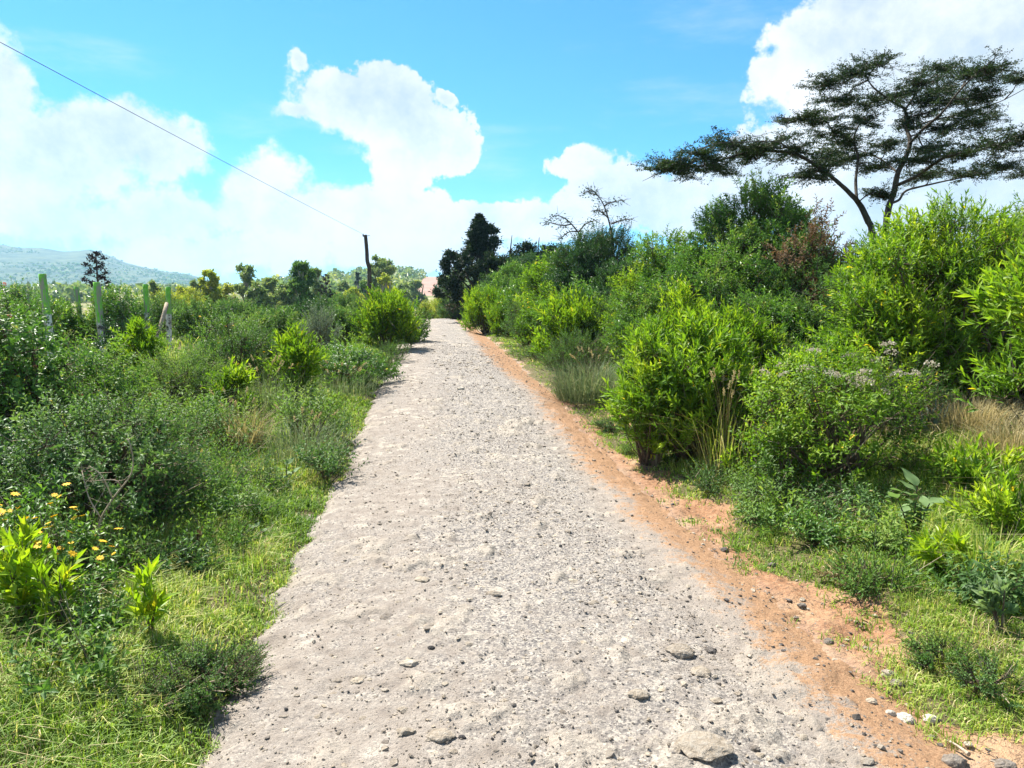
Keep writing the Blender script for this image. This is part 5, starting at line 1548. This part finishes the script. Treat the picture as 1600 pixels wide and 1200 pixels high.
rock(1388, 1055, 26, 'pale stone just above the brown one by the bare red soil', 1)
rock(1403, 1072, 30, 'brownish stone touching the grass edge on the red soil', 2, tint=.62)
rock(1392, 1109, 18, 'small white stone left of the largest white stone', 3, tint=1)
rock(1414, 1118, 30, 'largest white stone on the red soil near the bone-pale stick', 4, tint=1)
rock(1453, 1126, 24, 'white stone immediately left of the bone-pale stick', 5, tint=1)
rock(1466, 1128, 10, 'small grey pebble tucked against the white stone by the stick', 6, tint=.4)
rock(1513, 1167, 14, 'little white stone just below the thick end of the stick', 7, tint=.95)
rock(1492, 1187, 44, 'brown lumpy rock at the bottom edge of the red soil', 8, tint=.62)
rock(1572, 1196, 40, 'grey rock in the bottom right corner', 9, tint=.6)
rock(1294, 1004, 18, 'grey stone on bare red soil in the middle of the shoulder', 10, tint=.6)
rock(1253, 946, 16, 'brown stone higher up the red shoulder', 11, tint=.55)
rock(1132, 859, 13, 'dark stone where the red soil meets the gravel', 12, tint=.35)
rock(1110, 1017, 20, 'dark broken stone at the right of the pale rubble patch', 13, tint=.4)
rock(1062, 1018, 46, 'wide pale rubble lump in the gravel', 14, flat=.5, tint=.70)
rock(1094, 1053, 34, 'flat pale stone below the wide rubble lump', 15, flat=.42, tint=.76)
rock(1098, 1168, 92, 'broad cream limestone outcrop at the bottom of the road', 16, flat=.24, sink=.40, tint=.74)
rock(1180, 1171, 16, 'blue-grey stone right of the cream outcrop', 17, tint=.5)
rock(660, 905, 24, 'cream flat stone on the left half of the road', 18, flat=.35, tint=.82)
rock(998, 1087, 38, 'long pale stone in the gravel left of the flat pale one', 19, flat=.4, tint=.74)
rock(690, 1152, 50, 'pale embedded slab with a dark pebble at its right end, near the bottom', 20, flat=.3, sink=.38, tint=.74)
rock(722, 1153, 14, 'dark pebble at the right end of the pale embedded slab', 21, tint=.15)
rock(720, 608, 12, 'single white stone far up the middle of the road', 22, tint=1)
rock(558, 1063, 22, 'cream stone alone in the dusty left wheel track', 23, flat=.4, tint=.82)
rock(772, 930, 28, 'ridged brownish lump in the middle of the road', 24, flat=.5, tint=.7)
rock(674, 1013, 12, 'dark little pebble pair in the gravel left of centre', 25, tint=.12)
rock(447, 1109, 7, 'dark pebble on the pale dusty left edge of the road', 26, tint=.15)
rock(1207, 885, 14, 'grey stone in a small cluster on the upper red shoulder', 27, tint=.45)
rock(1362, 1091, 18, 'pale stone half buried left of the white stones', 28, tint=.85)


def stick():
    g = Geo(); A = np.array(at(1486, 1131, 3.0)); B = np.array(at(1515, 1158, 2.9))
    A[2] = gz(A[0], A[1]) + .022; B[2] = gz(B[0], B[1]) + .018
    tube(g, [A - A, (B - A) * .5 + [0, 0, .003], (B - A) * .9, B - A], [.0042, .0048, .008, .010], 8, 12, wob=.06, rng=rnd(1))
    o = obj('pale_stick', g.mesh('pale_stick', M['pale_twig'], True)); o.location = A
    tag(o, 'bone-pale dry stick with a knobbed end lying on the red soil', 'stick')


stick()

# ------------------------------------------------------------------ sky, sun
SUN_EL, SUN_AZ = R(54), R(-44)      # azimuth: minus is left of straight ahead
sd = Vector((math.sin(SUN_AZ) * math.cos(SUN_EL), math.cos(SUN_AZ) * math.cos(SUN_EL), math.sin(SUN_EL)))
sl = bpy.data.lights.new('sun', 'SUN'); sl.energy = 4.5; sl.angle = R(0.53); sl.color = (1.0, .95, .86)
so = bpy.data.objects.new('sun', sl); C.objects.link(so)
so.rotation_euler = (-sd).to_track_quat('-Z', 'Y').to_euler()


def make_world():
    w = bpy.data.worlds.new('World'); scene.world = w; w.use_nodes = True
    nt = w.node_tree; nt.nodes.clear()
    out = nt.nodes.new('ShaderNodeOutputWorld'); bg = nt.nodes.new('ShaderNodeBackground')
    nt.links.new(bg.outputs[0], out.inputs[0]); bg.inputs[1].default_value = .062
    sky = nt.nodes.new('ShaderNodeTexSky'); sky.sky_type = 'NISHITA'; sky.sun_disc = False
    sky.sun_elevation = SUN_EL; sky.sun_rotation = SUN_AZ
    sky.altitude = 1800; sky.air_density = 1.0; sky.dust_density = .6; sky.ozone_density = 1.2
    skyc = mixc(nt, 1.0, sky.outputs[0], (SKY_TINT), 'MULTIPLY')
    tc = nt.nodes.new('ShaderNodeTexCoord'); v = tc.outputs['Generated']
    sp = nt.nodes.new('ShaderNodeSeparateXYZ'); nt.links.new(v, sp.inputs[0])
    az = fmath(nt, 'ARCTAN2', sp.outputs[0], sp.outputs[1])
    el = fmath(nt, 'ARCSINE', sp.outputs[2])
    # billows: warp the direction a little before asking how deep inside a cloud it lies
    n1 = noise(nt, v, 5.5, 9, .58); n2 = noise(nt, v, 6.5, 9, .58, dist=.3)
    cmb = nt.nodes.new('ShaderNodeVectorMath'); cmb.operation = 'ADD'; nt.links.new(v, cmb.inputs[0]); cmb.inputs[1].default_value = (7.3, 3.1, 1.7)
    n3 = noise(nt, cmb.outputs[0], 7, 9, .6)
    azw = fmath(nt, 'MULTIPLY_ADD', fmath(nt, 'SUBTRACT', n1, .5), .10, az)
    elw = fmath(nt, 'MULTIPLY_ADD', fmath(nt, 'SUBTRACT', n3, .5), .10, el)
    blobs = [(15, 150, 45, 75), (100, 240, 110, 70), (190, 215, 80, 50), (255, 240, 70, 45), (40, 320, 130, 60), (250, 340, 140, 50), (410, 290, 60, 48), (480, 350, 110, 45), (610, 345, 110, 48), (350, 395, 190, 34), (400, 335, 70, 50),
             (530, 165, 75, 50), (595, 180, 85, 62), (650, 225, 75, 55), (700, 245, 42, 32), (615, 268, 45, 50), (470, 185, 34, 18), (760, 355, 140, 38), (640, 395, 170, 28),
             (905, 262, 55, 28), (950, 300, 75, 45), (1020, 310, 95, 60), (1080, 320, 110, 65), (860, 340, 80, 35),
             (1215, 125, 55, 36), (1290, 110, 100, 78), (1400, 80, 150, 95), (1280, 55, 70, 40), (1450, 190, 230, 120), (1300, 215, 95, 80), (1560, 130, 140, 150), (1450, 320, 330, 110), (1570, 25, 70, 40), (1230, 270, 150, 70),
             (690, 150, 10, 12), (472, 96, 12, 14), (1330, 5, 60, 30), (1720, 200, 200, 220), (-130, 240, 160, 170), (-300, 330, 220, 110), (1900, 330, 260, 120),
             (-500, 0, 200, 140), (2100, -80, 260, 160), (300, -420, 260, 120), (1250, -500, 300, 130)]
    f = None
    for (px, py, rx, ry) in blobs:
        d = ray(px, py)
        a = math.atan2(d[0], d[1]); e = math.atan2(d[2], math.hypot(d[0], d[1]))
        sx = FPX / rx * math.hypot(1, d[0] / d[1]) * .92; sy = FPX / ry * .98
        p = fmath(nt, 'MULTIPLY', fmath(nt, 'SUBTRACT', azw, a), sx); q = fmath(nt, 'MULTIPLY', fmath(nt, 'SUBTRACT', elw, e), sy)
        r = fmath(nt, 'SUBTRACT', 1.0, fmath(nt, 'SQRT', fmath(nt, 'ADD', fmath(nt, 'MULTIPLY', p, p), fmath(nt, 'MULTIPLY', q, q))))
        f = r if f is None else fmath(nt, 'SMOOTH_MAX', f, r, .18)
    for (a, e, sa, se) in [(-150, 25, 40, 14), (-100, 20, 25, 12), (160, 30, 45, 16), (100, 28, 28, 14), (60, 60, 25, 12), (-175, 62, 40, 14), (-70, 8, 30, 8), (75, 10, 30, 10)]:  # unseen clouds beside, above and behind the camera, added for more fill light
        p = fmath(nt, 'MULTIPLY', fmath(nt, 'SUBTRACT', azw, R(a)), 1 / R(sa)); q = fmath(nt, 'MULTIPLY', fmath(nt, 'SUBTRACT', elw, R(e)), 1 / R(se))
        r = fmath(nt, 'SUBTRACT', 1.0, fmath(nt, 'SQRT', fmath(nt, 'ADD', fmath(nt, 'MULTIPLY', p, p), fmath(nt, 'MULTIPLY', q, q))))
        f = fmath(nt, 'SMOOTH_MAX', f, r, .18)
    fine = noise(nt, v, 15, 12, .66); puff = noise(nt, v, 48, 6, .6)
    f2 = fmath(nt, 'ADD', f, fmath(nt, 'MULTIPLY', fmath(nt, 'SUBTRACT', fine, .5), 1.7))
    f2 = fmath(nt, 'ADD', f2, fmath(nt, 'MULTIPLY', fmath(nt, 'SUBTRACT', puff, .5), .7))
    # some margins crisp, some drawn out into wisps
    soft = maprange(nt, noise(nt, v, 3.1, 3, .5), .42, .62, .13, .40)
    mask = maprange(nt, fmath(nt, 'DIVIDE', f2, soft), -.15, 1.0)
    # body: bright billows, blue-grey where thick and turned from the sun, blue showing through the gaps
    deep = maprange(nt, f, .15, .75)
    shade = fmath(nt, 'SUBTRACT', fmath(nt, 'ADD', fmath(nt, 'MULTIPLY', n2, .9), fmath(nt, 'MULTIPLY', fine, .55)), fmath(nt, 'MULTIPLY', deep, .07))
    shade = fmath(nt, 'ADD', shade, fmath(nt, 'MULTIPLY', fmath(nt, 'SUBTRACT', puff, .5), .22))
    cc = ramp(nt, shade, [(.46, tuple(c * CLOUD for c in (.52, .63, .72))), (.62, tuple(c * CLOUD for c in (.72, .79, .85))), (.76, tuple(c * CLOUD for c in (.92, .95, .97))), (.88, tuple(c * CLOUD for c in (1.0, 1.0, 1.0)))])
    # thin high streaks
    st = nt.nodes.new('ShaderNodeMapping'); st.inputs['Scale'].default_value = (1.1, 2.0, 5.5); st.inputs['Rotation'].default_value = (0, R(8), R(25)); nt.links.new(v, st.inputs[0])
    ci = fmath(nt, 'MULTIPLY', maprange(nt, noise(nt, st.outputs[0], 2.2, 8, .62), .50, .80), .42)
    veil = maprange(nt, el, .22, -.02)
    azveil = maprange(nt, az, .15, -.75, .35, 1.0)
    base = mixc(nt, ci, skyc, tuple(c * CLOUD for c in (.93, .97, 1.0)))
    base = mixc(nt, fmath(nt, 'MULTIPLY', fmath(nt, 'MULTIPLY', veil, azveil), .55), base, tuple(c * CLOUD for c in (.72, .90, 1.0)))
    col = mixc(nt, fmath(nt, 'MULTIPLY', mask, .97), base, cc)
    nt.links.new(col, bg.inputs[0])
    w.cycles.sampling_method = 'MANUAL'; w.cycles.sample_map_resolution = 512


SKY_TINT = (.245, .77, 1.02)
CLOUD = 5.2
make_world()

# ------------------------------------------------------------------ the air between here and the hills
def make_haze():
    m, nt, out = newmat('thin_blue_haze')
    p = nt.nodes.new('ShaderNodeVolumePrincipled')
    p.inputs['Color'].default_value = (.40, .70, 1.0, 1); p.inputs['Density'].default_value = .00019
    p.inputs['Anisotropy'].default_value = .2
    nt.links.new(p.outputs[0], out.inputs['Volume'])
    x0, x1, y0, y1, z0, z1 = -5200, 5200, -900, 7100, -60, 250
    V = [(x, y, z) for z in (z0, z1) for y in (y0, y1) for x in (x0, x1)]
    me = bpy.data.meshes.new('haze'); me.from_pydata(V, [], [(0, 2, 3, 1), (4, 5, 7, 6), (0, 1, 5, 4), (2, 6, 7, 3), (0, 4, 6, 2), (1, 3, 7, 5)]); me.materials.append(m)
    tag(obj('haze', me), kind='stuff')


import os
if not os.environ.get('NOHAZE'):
    make_haze()

vs = scene.view_settings
vs.view_transform = 'Standard'; vs.look = 'None'; vs.gamma = 1.0
vs.exposure = 1.8
scene.cycles.max_bounces = 6; scene.cycles.diffuse_bounces = 3; scene.cycles.glossy_bounces = 2
scene.cycles.transmission_bounces = 4; scene.cycles.transparent_max_bounces = 4; scene.cycles.volume_bounces = 0
scene.cycles.sample_clamp_indirect = 8
